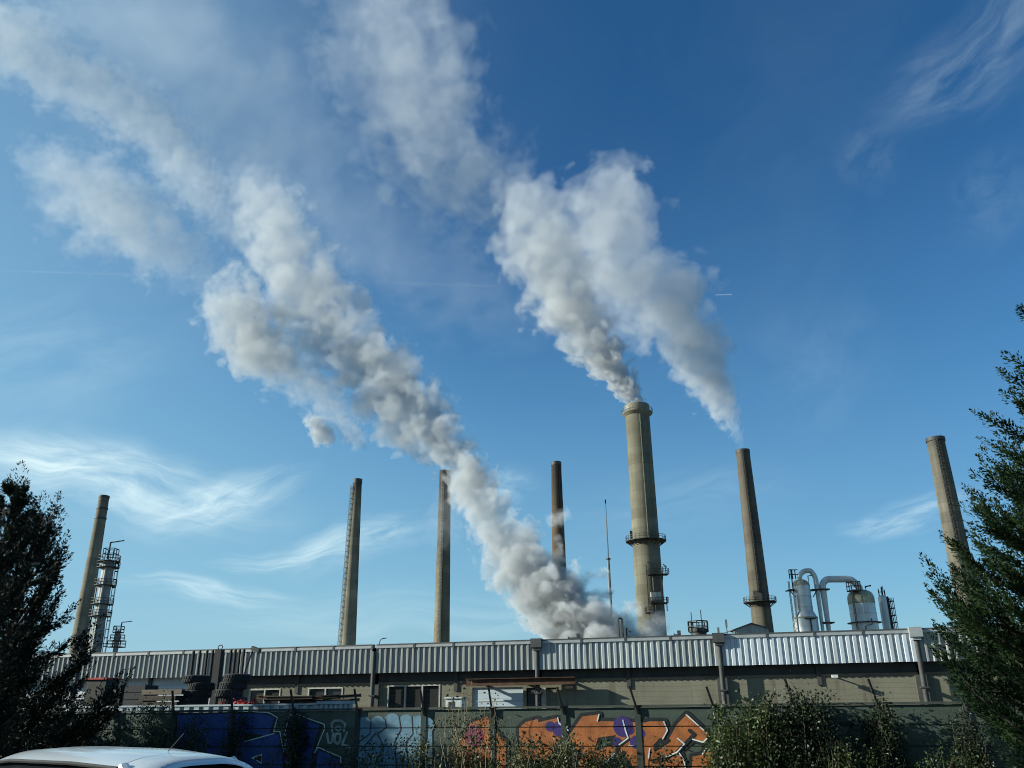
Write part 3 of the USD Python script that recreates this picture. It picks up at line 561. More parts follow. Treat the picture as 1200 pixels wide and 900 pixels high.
# instrument tower clamped to its right front
def sp(px, py, out):                    # point by the big chimney, a given distance in front of its axis
    q = at(px, py, 215 - out); return q
st = MB()
for px in (760.5, 777.5):
    for o in (4.6, 6.6): a, b = sp(px + 1.5, 735, o), sp(px - 1.5, 662, o); st.bar([a[0], a[1], a[2]], [a[0], b[1], b[2]], 0.16)
part(p, 'tower_frame', st, 'dark_steel')
for (x0, x1, py) in ((759.5, 783, 673), (762, 782.5, 706.5), (757, 766, 718)):
    a, b = sp(x0, py, 5.6), sp(x1, py, 5.6); z = (a[2] + b[2]) / 2
    part(p, 'tower_platform', MB().box(a[0], b[0], 215 - 7.0, 215 - 3.8, z - 0.12, z), 'dark_steel')
    part(p, 'tower_railing', MB().railing([[a[0], 215 - 3.9, z], [a[0], 215 - 6.95, z], [b[0], 215 - 6.95, z], [b[0], 215 - 3.9, z]], 1.2, 0.05, step=1.1), 'dark_steel')
a, b = sp(763, 704, 5.6), sp(774, 694, 5.6); part(p, 'instrument_box', MB().box(a[0], b[0], 215 - 6.4, 215 - 4.6, a[2], b[2]), 'alu_dull')
a, b = sp(766, 692, 5.6), sp(772, 676, 5.6); part(p, 'instrument_box', MB().box(a[0], b[0], 215 - 6.0, 215 - 4.6, a[2], b[2]), 'dark_steel')
for pts in ([(776, 706), (776.5, 664), (779.5, 664), (780.5, 672)], [(770, 735), (768, 700)], [(782, 716), (781, 700)], [(758.5, 659), (768, 660)], [(777, 661), (781.5, 665)]):
    part(p, 'vent_pipe', MB().tube([sp(x, y, 6.2) for x, y in pts], 0.13, 6), 'dark_steel')
part(p, 'aviation_lamp', MB().box(*(sp(738.8, 618, 0)[0] + np.array([-0.25, 0.25])), 214.5, 215, zg + 0.05, zg + 2.6), 'dark_steel')
# sixth
p, c, H, rt, r0 = chimney('brown chimney with a low gallery, steaming, just right of the largest chimney', (871.5, 528), 15.5, (894.5, 740), 24.0, 225, (0.095, 0.083, 0.064), 44, soot=0.45, soot_col=(0.075, 0.06, 0.048))
C6, H6 = c, H
zg = at(889, 705.5, 225)[2]; gallery(p, c, zg, rad(zg, H, rt, r0), 1.7)
rr, tt = side_axes(c); u = rr * 0.05 + tt
part(p, 'ladder', MB().ladder(c + u * (rad(zg, H, rt, r0) + 0.2) + [0, 0, zg], c + u * (rt + 0.2) + [0, 0, H - 0.5], rr, 0.7, 0.08, 0.8, hoop=1.6, out=u), 'dark_steel')
a = at(888, 698, 225 - rad(zg, H, rt, r0) - 0.5)
part(p, 'gallery_door', MB().obox([a[0], a[1], zg + 1.3], rr * 1.1, tt * 0.3, [0, 0, 1.2]), 'dark_steel')
part(p, 'rim', MB().ring(c, rt - 0.3, rt + 0.1, H - 0.9, H + 0.1, 40), 'dark_steel')
# seventh
p, c, H, rt, r0 = chimney('grey brown chimney at far right, partly hidden by the green conifer', (1096.7, 514), 19.0, (1132, 692), 26.5, 200, (0.115, 0.105, 0.085), 10, soot=0.3)
part(p, 'rim', MB().ring(c, rt - 0.3, rt + 0.22, H - 0.8, H + 0.12, 40), 'dark_steel')
rr, tt = side_axes(c); u = rr * 0.12 + tt * 0.99
part(p, 'ladder', MB().ladder(c + u * (r0 + 0.2) + [0, 0, 3], c + u * (rt + 0.2) + [0, 0, H - 0.5], rr, 0.7, 0.08, 0.8, hoop=1.7, out=u), 'dark_steel')
part(p, 'lightning_rod', MB().bar(c + [rt * 0.8, 0, H], c + [rt * 0.8, 0, H + 1.3], 0.06), 'dark_steel')

# ------------------------------------------------------------------ process columns and vessels
def col_geo(top, bot, w, Y):
    pt, pb = at(*top, Y), at(*bot, Y); return np.array([(pt[0] + pb[0]) / 2, Y, 0]), pt[2], w / 2 / F * ((pt + pb) / 2 - EYE) @ FW
c, H, r = col_geo((126.5, 655), (112, 765), 13.5, 170)
p = thing('process_column', 'slim grey process column ringed by platforms at far left', 'column', c)
part(p, 'shell', MB().lathe(c, [(r * 1.12, 0), (r * 1.12, H * 0.55), (r, H * 0.6), (r, H - 1), (r * 0.75, H - 0.3), (0.02, H)], 24), 'column_grey', smooth=30)
for py, k in ((658, 1.0), (665, 1.1), (686, 1.0), (708, 1.0), (722, 1.0)):
    z = at(121, py, 170)[2]; gx = 0.9 * k
    part(p, 'platform', MB().ring(c, r, r + gx, z - 0.12, z, 20), 'dark_steel')
    part(p, 'railing', MB().railing([c + np.array([math.cos(a) * (r + gx), math.sin(a) * (r + gx), z]) for a in np.linspace(0, 2 * math.pi, 13)[:-1]], 1.1, 0.045, True, 3), 'dark_steel')
rr, tt = side_axes(c)
part(p, 'ladder', MB().ladder(c + rr * (r + 0.35) + [0, 0, 1], c + rr * (r + 0.2) + [0, 0, H], tt, 0.5, 0.05, 0.7, hoop=1.6, out=rr), 'dark_steel')
part(p, 'riser_pipe', MB().tube([c + tt * (r + 0.3) - rr * 0.4 + [0, 0, 1], c + tt * (r + 0.2) - rr * 0.4 + [0, 0, H - 2]], 0.2, 8), 'alu_dull', smooth=40)
part(p, 'riser_pipe', MB().tube([c - rr * (r + 0.5) + [0, 0, 1], c - rr * (r + 0.3) + [0, 0, H - 4]], 0.16, 8), 'column_grey', smooth=40)
part(p, 'davit', MB().bar(c + [-0.3, 0, H - 1], c + [-0.3, 0, H + 3.4], 0.22).bar(c + [-0.3, 0, H + 3.3], c + [2.4, 0, H + 3.7], 0.2), 'dark_steel')
part(p, 'top_frame', MB().railing([c + np.array([x, y, H]) for x, y in ((-1, -1), (1.2, -1), (1.2, 1), (-1, 1))], 2.0, 0.06, True, 1.0), 'dark_steel')
c, H, r = col_geo((139.5, 738), (134, 768), 5.5, 170)
p = thing('process_column', 'short slim column with a swing arm, just above the hall roof at left', 'column', c)
part(p, 'shell', MB().lathe(c, [(r * 1.2, 0), (r * 1.2, H - 6), (r, H - 5), (r, H - 0.4), (0.02, H)], 16), 'column_grey', smooth=30)
for py, gx in ((741, 0.6), (751, 0.9), (758, 1.3)):
    z = at(138, py, 170)[2]
    part(p, 'platform', MB().ring(c, r, r + gx, z - 0.1, z, 14), 'dark_steel')
    part(p, 'railing', MB().railing([c + np.array([math.cos(a) * (r + gx), math.sin(a) * (r + gx), z]) for a in np.linspace(0, 2 * math.pi, 9)[:-1]], 1.1, 0.045, True, 3), 'dark_steel')
part(p, 'davit', MB().bar(c + [0.4, 0, H - 1], c + [0.4, 0, H + 1.4], 0.16).bar(c + [0.4, 0, H + 1.4], c + [2.4, 0, H + 1.6], 0.14).bar(c + [-0.5, 0, H - 1], c + [-0.9, 0, H + 0.9], 0.1), 'dark_steel')
part(p, 'walkway', MB().box(c[0] - 3.5, c[0] - r, 169.5, 170.5, at(130, 754, 170)[2] - 0.1, at(130, 754, 170)[2]), 'dark_steel')

YV = 130
def vp(x, y, Y=YV): return at(900 + x / 6.667, 640 + y / 6.667, Y)     # measured in an enlargement
a0, a1 = vp(215, 300), vp(331, 300); b0, b1 = vp(228, 620), vp(394, 620)
c = np.array([(a0[0] + a1[0]) / 2 * 0.5 + (b0[0] + b1[0]) / 2 * 0.5 - 0.3, YV, 0]); ru = (a1[0] - a0[0]) / 2 * 1.15; rl = (b1[0] - b0[0]) / 2 * 1.12
zt_, zs, zf, zn = vp(270, 258)[2], vp(270, 310)[2], vp(300, 515)[2], vp(300, 560)[2]
p = thing('reactor_vessel', 'silver stepped vessel with a hairpin pipe over its top, right of the steaming chimney', 'vessel', c)
part(p, 'shell', MB().lathe(c, [(rl, 0), (rl, zn), (ru + 0.05, zf), (ru, zf + 0.1), (ru, zs)], 32), 'alu_clad', smooth=30)
part(p, 'dome', MB().lathe(c, [(ru + 0.02, zs)] + [(ru * math.cos(q), zs + (zt_ - zs) * math.sin(q)) for q in np.linspace(0.15, 1.56, 7)], 32), 'alu_weathered', smooth=30)
for z in np.arange(zn + 1.5, zs, 1.6): part(p, 'seam_band', MB().ring(c, ru - 0.02, ru + 0.03, z - 0.04, z + 0.04, 32), 'alu_dull')
part(p, 'collar', MB().ring(c, rl - 0.2, rl + 0.06, zn - 0.15, zn + 0.05, 32), 'alu_weathered')
for dx in (-1, 1):
    z = zs - 0.6; part(p, 'platform', MB().box(c[0] + dx * ru if dx > 0 else c[0] - ru - 0.9, c[0] + ru + 0.9 if dx > 0 else c[0] - ru, YV - 1, YV + 1, z - 0.12, z).bar([c[0] + dx * ru, YV - 0.9, z - 1.2], [c[0] + dx * (ru + 0.8), YV - 0.9, z - 0.1], 0.12), 'dark_steel')
part(p, 'ladder', MB().ladder([c[0] - ru - 0.75, YV - 0.8, 1], [c[0] - ru - 0.75, YV - 0.8, zs + 0.6], [0, 1, 0], 0.5, 0.04, 0.5), 'dark_steel')
part(p, 'riser_pipe', MB().tube([[c[0] - ru - 0.25, YV - 0.9, 1], [c[0] - ru - 0.25, YV - 0.9, zs - 1.5]], 0.14, 8), 'alu_clad', smooth=40)
z0 = vp(310, 570)[2]; part(p, 'ledge', MB().box(c[0] - 0.7, c[0] + 0.9, YV - rl - 0.5, YV - rl * 0.8, z0 - 0.15, z0).box(c[0] + 0.05, c[0] + 0.2, YV - rl - 0.2, YV - rl + 0.1, 2, z0 - 0.15), 'dark_steel')
part(p, 'top_frame', MB().railing([[c[0] - ru - 0.5, YV - 0.8, zs + 0.9], [c[0] - ru * 0.35, YV - 0.8, zs + 0.9]], 1.4, 0.06, step=0.5).bar([c[0] - ru - 0.2, YV - 0.8, zs - 1], [c[0] - ru - 0.2, YV - 0.8, zs + 2.4], 0.14), 'dark_steel')
def arcpipe(pts, r, n=6):
    """Rounds the corners of a pipe run."""
    pts = [np.asarray(q, float) for q in pts]; out = [pts[0]]
    for a, b, c_ in zip(pts[:-2], pts[1:-1], pts[2:]):
        u, v = (a - b), (c_ - b); lu, lv = np.linalg.norm(u), np.linalg.norm(v); k = min(lu, lv) * 0.45; k = min(k, 2.4 * r); p0, p1 = b + u / lu * k, b + v / lv * k
        out += [(1 - t) ** 2 * p0 + 2 * t * (1 - t) * b + t * t * p1 for t in np.linspace(0, 1, n)]
    return np.array(out + [pts[-1]])
zz = vp(300, 195)[2]; xx = vp(375, 300)[0]; x_end = (vp(375, 240)[0] + vp(415, 600)[0]) / 2
part(p, 'hairpin_pipe', MB().tube(arcpipe([[c[0], YV, zt_ - 0.3], [c[0], YV, zz - 0.6], [c[0] + 0.7, YV, zz], [x_end - 0.6, YV, zz + 0.15], [x_end, YV, zz - 0.9], [x_end, YV, 1.0]], 0.45), 0.38, 12), 'alu_clad', smooth=40)
part(p, 'vent_pipe', MB().tube([[c[0] + ru * 0.85, YV - 0.5, zs - 0.2], [c[0] + ru * 0.85, YV - 0.5, zs + 1.4], [c[0] + ru * 0.85 + 0.6, YV - 0.5, zs + 1.5]], 0.09, 6), 'dark_steel')
C_V1 = c
# second vessel and its overhead pipe
a0, a1 = vp(640, 400), vp(846, 400); b0, b1 = vp(690, 650), vp(880, 650)
c = np.array([(a0[0] + a1[0] + b0[0] + b1[0]) / 4, YV + 1, 0]); r = (a1[0] - a0[0] + b1[0] - b0[0]) / 4 * 1.0
zs, zt_ = vp(740, 395)[2], vp(740, 335)[2]
p = thing('storage_vessel', 'squat silver vessel with a brownish domed top, fed by a thick overhead pipe', 'vessel', c)
part(p, 'shell', MB().lathe(c, [(r, 0), (r, zs - 0.9)], 36), 'alu_clad', smooth=30)
part(p, 'dome', MB().lathe(c, [(r + 0.04, zs - 0.95), (r + 0.04, zs)] + [(r * math.cos(q) ** 0.7, zs + (zt_ - zs) * math.sin(q)) for q in np.linspace(0.15, 1.55, 8)], 36), 'alu_weathered', smooth=30)
for z in np.arange(zs - 6.5, zs - 1.2, 1.35): part(p, 'seam_band', MB().ring(c, r - 0.02, r + 0.025, z - 0.035, z + 0.035, 36), 'alu_dull')
z = vp(760, 592)[2]
part(p, 'platform', MB().ring(c, r, r + 0.55, z - 0.1, z, 36), 'dark_steel')
part(p, 'top_platform', MB().box(c[0] - r - 0.3, c[0] - r * 0.35, YV - 1.6, YV + 0.4, zs + 0.75, zs + 0.9), 'dark_steel')
part(p, 'railing', MB().railing([[c[0] - r - 0.25, YV - 1.5, zs + 0.9], [c[0] - r * 0.4, YV - 1.5, zs + 0.9], [c[0] - r * 0.4, YV + 0.3, zs + 0.9], [c[0] - r - 0.25, YV + 0.3, zs + 0.9]], 1.2, 0.05, True, 0.8), 'dark_steel')
part(p, 'ladder', MB().ladder([c[0] - r - 0.15, YV - 1.2, 1], [c[0] - r - 0.15, YV - 1.2, zs + 0.8], [0, 1, 0], 0.5, 0.045, 0.5), 'dark_steel')
part(p, 'vent_pipe', MB().tube([[c[0] + r * 0.3, YV, zt_ - 0.4], [c[0] + r * 0.3, YV, zt_ + 0.35], [c[0] + r * 0.75, YV, zt_ + 0.5]], 0.12, 6), 'dark_steel')
q = [vp(680, 660, YV - 2.6), vp(690, 622, YV - 2.6), vp(770, 622, YV - 2.6)]
part(p, 'drain_pipe', MB().tube([[c[0] - r * 0.6, YV - r - 0.1, 2], [c[0] - r * 0.6, YV - r - 0.1, z - 0.8], [c[0] - r * 0.1, YV - r - 0.3, z - 0.5], [c[0] - r * 0.1, YV - r - 0.3, z + 0.3]], 0.09, 6), 'dark_steel')
zz = vp(560, 258)[2]; xl = (vp(432, 320)[0] + vp(465, 620)[0]) / 2; xr = vp(722, 320)[0] - 0.15
part(p, 'overhead_pipe', MB().tube(arcpipe([[xl, YV, 1.0], [xl, YV, zz - 0.7], [xl + 0.7, YV, zz], [xr - 1.0, YV, zz], [xr, YV, zz - 1.3], [xr, YV, zt_ - 0.5]], 0.5), 0.50, 14), 'alu_clad', smooth=40)
for z in (vp(440, 340)[2], vp(460, 600)[2]): part(p, 'pipe_clamp', MB().box(xl - 0.9, xl + 0.8, YV - 0.7, YV + 0.7, z - 0.1, z + 0.1), 'dark_steel')
# third: slim bright column with a ladder
a0, b0 = vp(890, 375), vp(930, 650)
c = np.array([(a0[0] + b0[0]) / 2 * (YV + 3) / YV, YV + 3, 0]); H = vp(890, 385, YV + 3)[2]
p = thing('process_column', 'slim bright pipe column with dark ladder right of the squat silver vessel', 'column', c)
part(p, 'shell', MB().lathe(c, [(0.62, 0), (0.62, H - 0.3), (0.3, H), (0.02, H + 0.05)], 20), 'alu_clad', smooth=30)
part(p, 'ladder', MB().ladder(c + [0.95, -0.3, 1], c + [0.95, -0.3, H - 0.4], [0, 1, 0], 0.5, 0.05, 0.5, hoop=1.0, out=[1, 0, 0]).box(c[0] + 0.60, c[0] + 0.8, c[1] - 0.4, c[1] + 0.3, 1, H - 0.2), 'dark_steel')
part(p, 'valve_cluster', MB().bar(c + [-0.4, 0, H - 0.3], c + [-0.4, 0, H + 1.0], 0.12).bar(c + [0.1, 0, H], c + [0.15, 0, H + 1.3], 0.2).bar(c + [0.5, 0, H - 0.3], c + [0.5, 0, H + 0.9], 0.14).bar(c + [-0.5, 0, H + 0.5], c + [0.6, 0, H + 0.55], 0.1).bar(c + [0.3, 0, H + 0.9], c + [0.3, 0, H + 1.5], 0.07), 'dark_steel')

# ------------------------------------------------------------------ small things above the roof line
Ym = 150
a, b = at(711, 590, Ym), at(718.5, 745, Ym); c = np.array([b[0] - 0.15, Ym, 0])
p = thing('radio_mast', 'thin grey mast standing between the two steam plumes', 'mast', c)
H = a[2]; hh = at(715, 655, Ym)[2]
part(p, 'lower_tube', MB().tube([c, c + [0, 0, hh]], [0.33, 0.24], 8), 'galv', smooth=40)
part(p, 'upper_tube', MB().tube([c + [0, 0, hh], c + [0, 0, H]], [0.15, 0.07], 6), 'galv', smooth=40)
for z in (hh, hh - 6, hh - 12): part(p, 'collar', MB().ring(c, 0.1, 0.42, z - 0.1, z + 0.1, 10), 'dark_steel')
part(p, 'tip', MB().bar(c + [0, 0, H], c + [0, 0, H + 0.7], 0.22), 'dark_steel')
Yp = 95
p = thing('vent_frame', 'small angular pipe loop rising from the roof beside the mast', 'pipe', at(726, 748, Yp) * [1, 1, 0])
part(p, 'pipe_loop', MB().tube(arcpipe([at(724.5, 750, Yp) * [1, 1, 0] + [0, 0, 1], at(724.3, 724, Yp), at(729, 725, Yp), at(729.5, 750, Yp) * [1, 1, 0] + [0, 0, 1]], 0.1), 0.11, 6), 'dark_steel')
part(p, 'side_pipe', MB().tube([at(735, 750, Yp) * [1, 1, 0] + [0, 0, 1], at(734, 736, Yp), at(739, 741, Yp)], 0.09, 6), 'dark_steel')
Yt = 85
a, b = at(807, 740, Yt), at(830, 740, Yt); c = (a + b) / 2 * [1, 1, 0]; r = (b[0] - a[0]) / 2; z = at(818, 737, Yt)[2]
p = thing('roof_tank', 'dark round tank topped with a railing, right of the largest chimney', 'tank', c)
part(p, 'shell', MB().lathe(c, [(r * 0.8, 0), (r * 0.8, z - 0.4), (r * 0.95, z - 0.3), (r * 0.95, z), (0.02, z + 0.1)], 24), 'dark_steel', smooth=30)
part(p, 'railing', MB().railing([c + np.array([math.cos(q) * r, math.sin(q) * r, z - 0.3]) for q in np.linspace(0, 2 * math.pi, 11)[:-1]], 1.0, 0.045, True, 1.0), 'dark_steel')
part(p, 'vent_pipe', MB().bar(c + [-r * 0.6, 0, z], c + [-r * 0.6, 0, z + 1.6], 0.07).bar(c + [r * 0.4, 0, z], c + [r * 0.4, 0, z + 1.8], 0.07), 'dark_steel')
Yg = 80
a, b, t = at(860, 743, Yg), at(901, 741, Yg), at(880, 731.5, Yg)
p = thing('gabled_shed', 'small ribbed metal shed with a shallow gable peeping over the hall roof', 'shed', np.array([a[0], Yg, 0]))
eave = at(861, 738.5, Yg)[2]
prof = [(a[0], eave), (t[0], t[2]), (b[0], eave + 0.1)]
P2 = Plane(Yg, 0.0)
n = 20; v, f = [], []
for i in range(n * 2 + 1):
    x = a[0] + (b[0] - a[0]) * i / (2 * n); zz = np.interp(x, [q[0] for q in prof], [q[1] for q in prof]); o = 0.04 if i % 2 else 0.0
    v += [[x, Yg - o, 0], [x, Yg - o, zz]]
for i in range(n * 2): f.append([2 * i, 2 * i + 2, 2 * i + 3, 2 * i + 1])
part(p, 'gable_wall', MB().add(v, f), 'cladding_dull')
part(p, 'roof', MB().bar([a[0] - 0.1, Yg + 4, eave], [t[0], Yg + 4, t[2] + 0.08], 8.4, 0.09).bar([t[0], Yg + 4, t[2] + 0.08], [b[0] + 0.1, Yg + 4, eave + 0.1], 8.4, 0.09), 'pipe_grey')
part(p, 'side_wall', MB().box(b[0] - 0.1, b[0], Yg + 0.05, Yg + 8, 0, eave), 'pipe_grey')
# street lamp behind the roof
Yl = 90
p = thing('street_lamp', 'small curved street lamp rising behind the hall roof near the ladder chimney', 'street lamp', at(444, 756, Yl) * [1, 1, 0])
c = at(444.5, 756, Yl) * [1, 1, 0]; zz = at(445, 752, Yl)[2]
part(p, 'pole', MB().tube(arcpipe([c, c + [0, 0, zz], c + [0.15, 0, zz + 0.25], c + [0.45, 0, zz + 0.35]], 0.2), 0.05, 6), 'dark_steel')
part(p, 'lamp_head', MB().obox(c + [0.55, 0, zz + 0.33], [0.16, 0, 0.03], [0, 0.09, 0], [0, 0, 0.04]), 'galv')
# bits on the hall roof
for (px, py, w, h, lab) in ((672, 746, 13, 5, 'low dark bracket frame on the roof edge by the steam'), (793, 743.5, 6, 4, 'small dark vent box on the roof edge left of the tank')):
    s, z = BLD.hit(px, py, -1.5); q = w / 26.0 / 2
    p = thing('roof_bracket', lab, 'roof fitting', BLD.p(s, zt, -1.5))
    part(p, 'frame', MB().bar(BLD.p(s - q, zt, -1.5), BLD.p(s - q, zt + 0.42, -1.5), 0.05).bar(BLD.p(s + q, zt, -1.5), BLD.p(s + q, zt + 0.5, -1.5), 0.06).bar(BLD.p(s - q, zt + 0.36, -1.5), BLD.p(s + q, zt + 0.36, -1.5), 0.05), 'dark_steel')
    part(p, 'box', MB().obox(BLD.p(s + q, zt + 0.45, -1.5), BLD.d * 0.08, BLD.n * 0.1, [0, 0, 0.1]), 'dark_steel')
for (px, lab) in ((842, 'thin antenna on the roof left of the gabled shed'), (852, 'short whip antenna on the roof beside the gabled shed')):
    s, _ = BLD.hit(px, 740, -2.0)
    p = thing('antenna', lab, 'antenna', BLD.p(s, zt, -2))
    part(p, 'rod', MB().bar(BLD.p(s, zt, -2), BLD.p(s, zt + (0.95 if px > 845 else 0.6), -2), 0.03), 'dark_steel'); part(p, 'head', MB().obox(BLD.p(s, zt + (0.85 if px > 845 else 0.5), -2), BLD.d * 0.05, BLD.n * 0.05, [0, 0, 0.18]), 'galv')

# ------------------------------------------------------------------ yard clutter behind the wall
YD = Plane(29.5, ALPHA)
def ys(px, py=815): return YD.hit(px, py)
W2 = Plane(25.6, ALPHA)
# ribbed white sheeting along the wall
a, b = W2.hit(92, 830)[0], W2.hit(414, 830)[0]; _, z0 = W2.hit(300, 837.5); _, z1 = W2.hit(300, 825)
p = thing('container', 'low open top container with pale ribbed rim showing above the wall at left', 'container', W2.p(a, 0))
cuts = [a, W2.hit(200, 830)[0], W2.hit(305, 830)[0], W2.hit(374, 830)[0]]
for s0, s1 in zip(cuts[:-1], cuts[1:]):
    part(p, 'ribbed_side', MB().add(*ribbed(W2, s0 + 0.02, s1 - 0.02, 0.3, z1 - 0.05, 0.0, 0.34, 0.05, 0.55)), 'sheet_white')
    part(p, 'top_rail', MB().pbox(W2, s0 + 0.01, s1 - 0.01, z1 - 0.05, z1, -0.05, 0.07), 'sheet_white')
part(p, 'end_side', MB().add(*ribbed(W2, cuts[-1], b, 0.3, z1 - 0.03, 0.03, 0.15, 0.05, 0.6)), 'sheet_white')
part(p, 'end_rail', MB().pbox(W2, cuts[-1] - 0.05, b + 0.04, z1 - 0.03, z1 + 0.06, -0.1, 0.11), 'sheet_white')
part(p, 'floor', MB().pbox(W2, a, b, 0.3, 0.4, -2.6, -0.05), 'rust')
part(p, 'back_side', MB().pbox(W2, a, b, 0.3, z1 - 0.1, -2.7, -2.6), 'rust')
zc = z1 - 0.25      # load level
LD = Plane(27.0, ALPHA)   # middle of the load
def ls(px, py): return LD.hit(px, py)
# heap of old steel beams and planks
rng = np.random.default_rng(3)
s0, s1 = ls(306, 815)[0], ls(418, 815)[0]
for i in range(16):
    mid = rng.uniform(s0 + 1.0, s1 - 1.0); ln = rng.uniform(0.7, 1.35); lay = i // 4; o = rng.uniform(-0.5, 0.7); t = rng.normal(0, 0.03); zz = zc + 0.12 + lay * 0.105
    mb = MB(); dvec = BLD.d * math.cos(t) + np.array([0, 0, math.sin(t)]) + BLD.n * rng.normal(0, 0.05)
    labs = ['lowest', 'second', 'third', 'topmost'][lay]
    p = thing('scrap_beam', f'rusty scrap beam in the {labs} layer of the heap behind the blue letters', 'beam', LD.p(mid, zz, o), 'scrap beams heaped behind the wall')
    c = LD.p(mid, zz, o); hgt = 0.05
    part(p, 'web', MB().bar(c - dvec * ln, c + dvec * ln, 0.02, 0.07), ['rust', 'rusty_iron', 'rusty_iron', 'timber'][i % 4])
    part(p, 'flange', MB().bar(c - dvec * ln + [0, 0, 0.04], c + dvec * ln + [0, 0, 0.04], 0.11, 0.018), ['rust', 'rusty_iron', 'rusty_iron', 'timber'][i % 4])
    part(p, 'flange', MB().bar(c - dvec * ln - [0, 0, 0.04], c + dvec * ln - [0, 0, 0.04], 0.11, 0.018), ['rust', 'rusty_iron', 'rusty_iron', 'timber'][i % 4])
# red netting
c = LD.p(ls(291, 822)[0], zc, 0.4)
p = thing('net_heap', 'crumpled heap of red netting beside the tyre stack', 'net', c)
mb = MB()
for i in range(70):
    u = rng.normal(0, 1, (6, 3)) * [0.16, 0.16, 0.10]; pts = c + [0, 0, 0.16] + np.cumsum(u, 0) * 0.55 + rng.normal(0, 0.14, 3) * [1.3, 1, 0.6]
    pts[:, 2] = np.maximum(pts[:, 2], zc + 0.02); mb.tube(pts, 0.018, 4)
part(p, 'strands', mb, 'red_net', kind='stuff')
g = trimesh.creation.icosphere(3, 1.0); v = g.vertices * [0.34, 0.3, 0.26]; v *= (0.7 + 0.6 * meshkit.fbm(v * 6 + 3, 3)[:, None]); part(p, 'folds', trimesh.Trimesh(v + c + [0, 0, 0.13], g.faces, process=False), 'red_net', smooth=False)
# tyres
def tyre_mesh():
    mb = MB(); R, w = 0.43, 0.125
    prof = [(0.24, -w), (0.36, -w * 1.05), (0.415, -w * 0.9), (R, -w * 0.55), (R + 0.004, 0), (R, w * 0.55), (0.415, w * 0.9), (0.36, w * 1.05), (0.24, w), (0.23, 0), (0.24, -w)]
    mb.lathe([0, 0, 0], prof, 28)
    for k in range(28):
        q = 2 * math.pi * k / 28; u = np.array([math.cos(q), math.sin(q), 0]); t = np.array([-u[1], u[0], 0])
        for s in (-1, 1): mb.obox(u * (R + 0.006) + t * 0.02 * s + [0, 0, s * 0.05], u * 0.012, t * 0.03, [0, 0, 0.04])
    return mb
ty = None
lv = ['lowest', 'second', 'third', 'fourth', 'topmost']
c0 = LD.p(ls(271, 822)[0], zc + 0.13, 0.1)
for i in range(5):
    loc = c0 + np.array([0.09 * math.sin(i * 2.1) + 0.02 * i, 0.06 * math.cos(i * 1.7), 0.235 * i]); lab = f'{lv[i]} tyre in the upright stack beside the red netting'
    if ty is None:
        ty = thing('tyre', lab, 'tyre', loc, 'old tyres piled in the container'); part(ty, 'tread', tyre_mesh(), 'rubber', local=True, smooth=40)
        part(ty, 'bead', MB().ring([0, 0, 0], 0.225, 0.245, -0.11, 0.11, 24), 'rubber', local=True)
    else: copy_of(ty, loc, lab, 'old tyres piled in the container', rotz=i * 0.4)
c1 = LD.p(ls(229, 822)[0], zc + 0.13, 0.0)
for i in range(5):
    copy_of(ty, c1 + np.array([0.13 * math.cos(i * 2.4), 0.05 * i, 0.235 * i]), f'{lv[i]} tyre in the pile right of the stacked timbers', 'old tyres piled in the container', rotz=i * 0.7)
# timbers
s0, s1 = ls(181, 815)[0], ls(218, 815)[0]
for lay in range(4):
    for j in range(3):
        zz = zc + 0.1 + lay * 0.19; o = 0.45 - j * 0.24; da, db = rng.normal(0, 0.15, 2)
        p = thing('timber_baulk', f'{["front", "middle", "rear"][j]} timber in the {["lowest", "second", "third", "topmost"][lay]} layer of the stack left of the tyres', 'timber', LD.p(s0, zz, o), 'old timbers stacked in the container')
        part(p, 'beam', MB().pbox(LD, s0 + da, s1 + db, zz - 0.075, zz + 0.075, o - 0.1, o + 0.1), 'timber' if (lay + j) % 3 else 'timber_pale')
        part(p, 'end_plate', MB().pbox(LD, s1 + db + 0.001, s1 + db + 0.008, zz - 0.05, zz + 0.05, o - 0.07, o + 0.07), 'rusty_iron')
# dark crate
s0, s1 = ls(147, 815)[0], ls(177, 815)[0]; zz = LD.hit(160, 803)[1]
p = thing('dark_crate', 'black slatted crate standing left of the stacked timbers', 'crate', LD.p(s0, zc, 0))
for i in range(4):
    za, zb_ = zc + (zz - zc) * i / 4, zc + (zz - zc) * (i + 1) / 4 - 0.02; part(p, 'slat', MB().pbox(LD, s0 + 0.03, s1 - 0.03, za, zb_, 0.3, 0.33), 'crate_dark')
part(p, 'body', MB().pbox(LD, s0 + 0.04, s1 - 0.04, zc, zz - 0.01, -0.4, 0.298), 'crate_dark')
for s in (s0, s1 - 0.06): part(p, 'corner_post', MB().pbox(LD, s, s + 0.06, zc, zz + 0.04, 0.334, 0.37), 'crate_dark')
# block with red top and hoses
s0, s1 = ls(107, 815)[0], ls(130, 815)[0]; zz = LD.hit(118, 797)[1]
p = thing('concrete_block', 'weathered grey block with red sheet on top beside the left conifer', 'block', LD.p(s0, zc, 0))
part(p, 'block', MB().pbox(LD, s0, s1, zc, zz, -0.3, 0.35), 'block_grey')
part(p, 'red_sheet', MB().pbox(LD, s0 - 0.05, s1 + 0.05, zz + 0.002, zz + 0.06, -0.35, 0.4), 'red_net')
p = thing('hose_coil', 'coil of thick grey hose between the grey block and the black crate', 'hose', LD.p(ls(137, 820)[0], zc, 0.2))
for k in range(3):
    cs = ls(134 + 3 * k, 815)[0]; part(p, 'loop', MB().tube([LD.p(cs + 0.24 * math.cos(q) * (1 - 0.1 * k), zc + 0.38 + 0.36 * math.sin(q), 0.1 + 0.08 * k + 0.05 * math.cos(q)) for q in np.linspace(0, 2 * math.pi, 20)], 0.05, 8), 'block_grey', smooth=40)
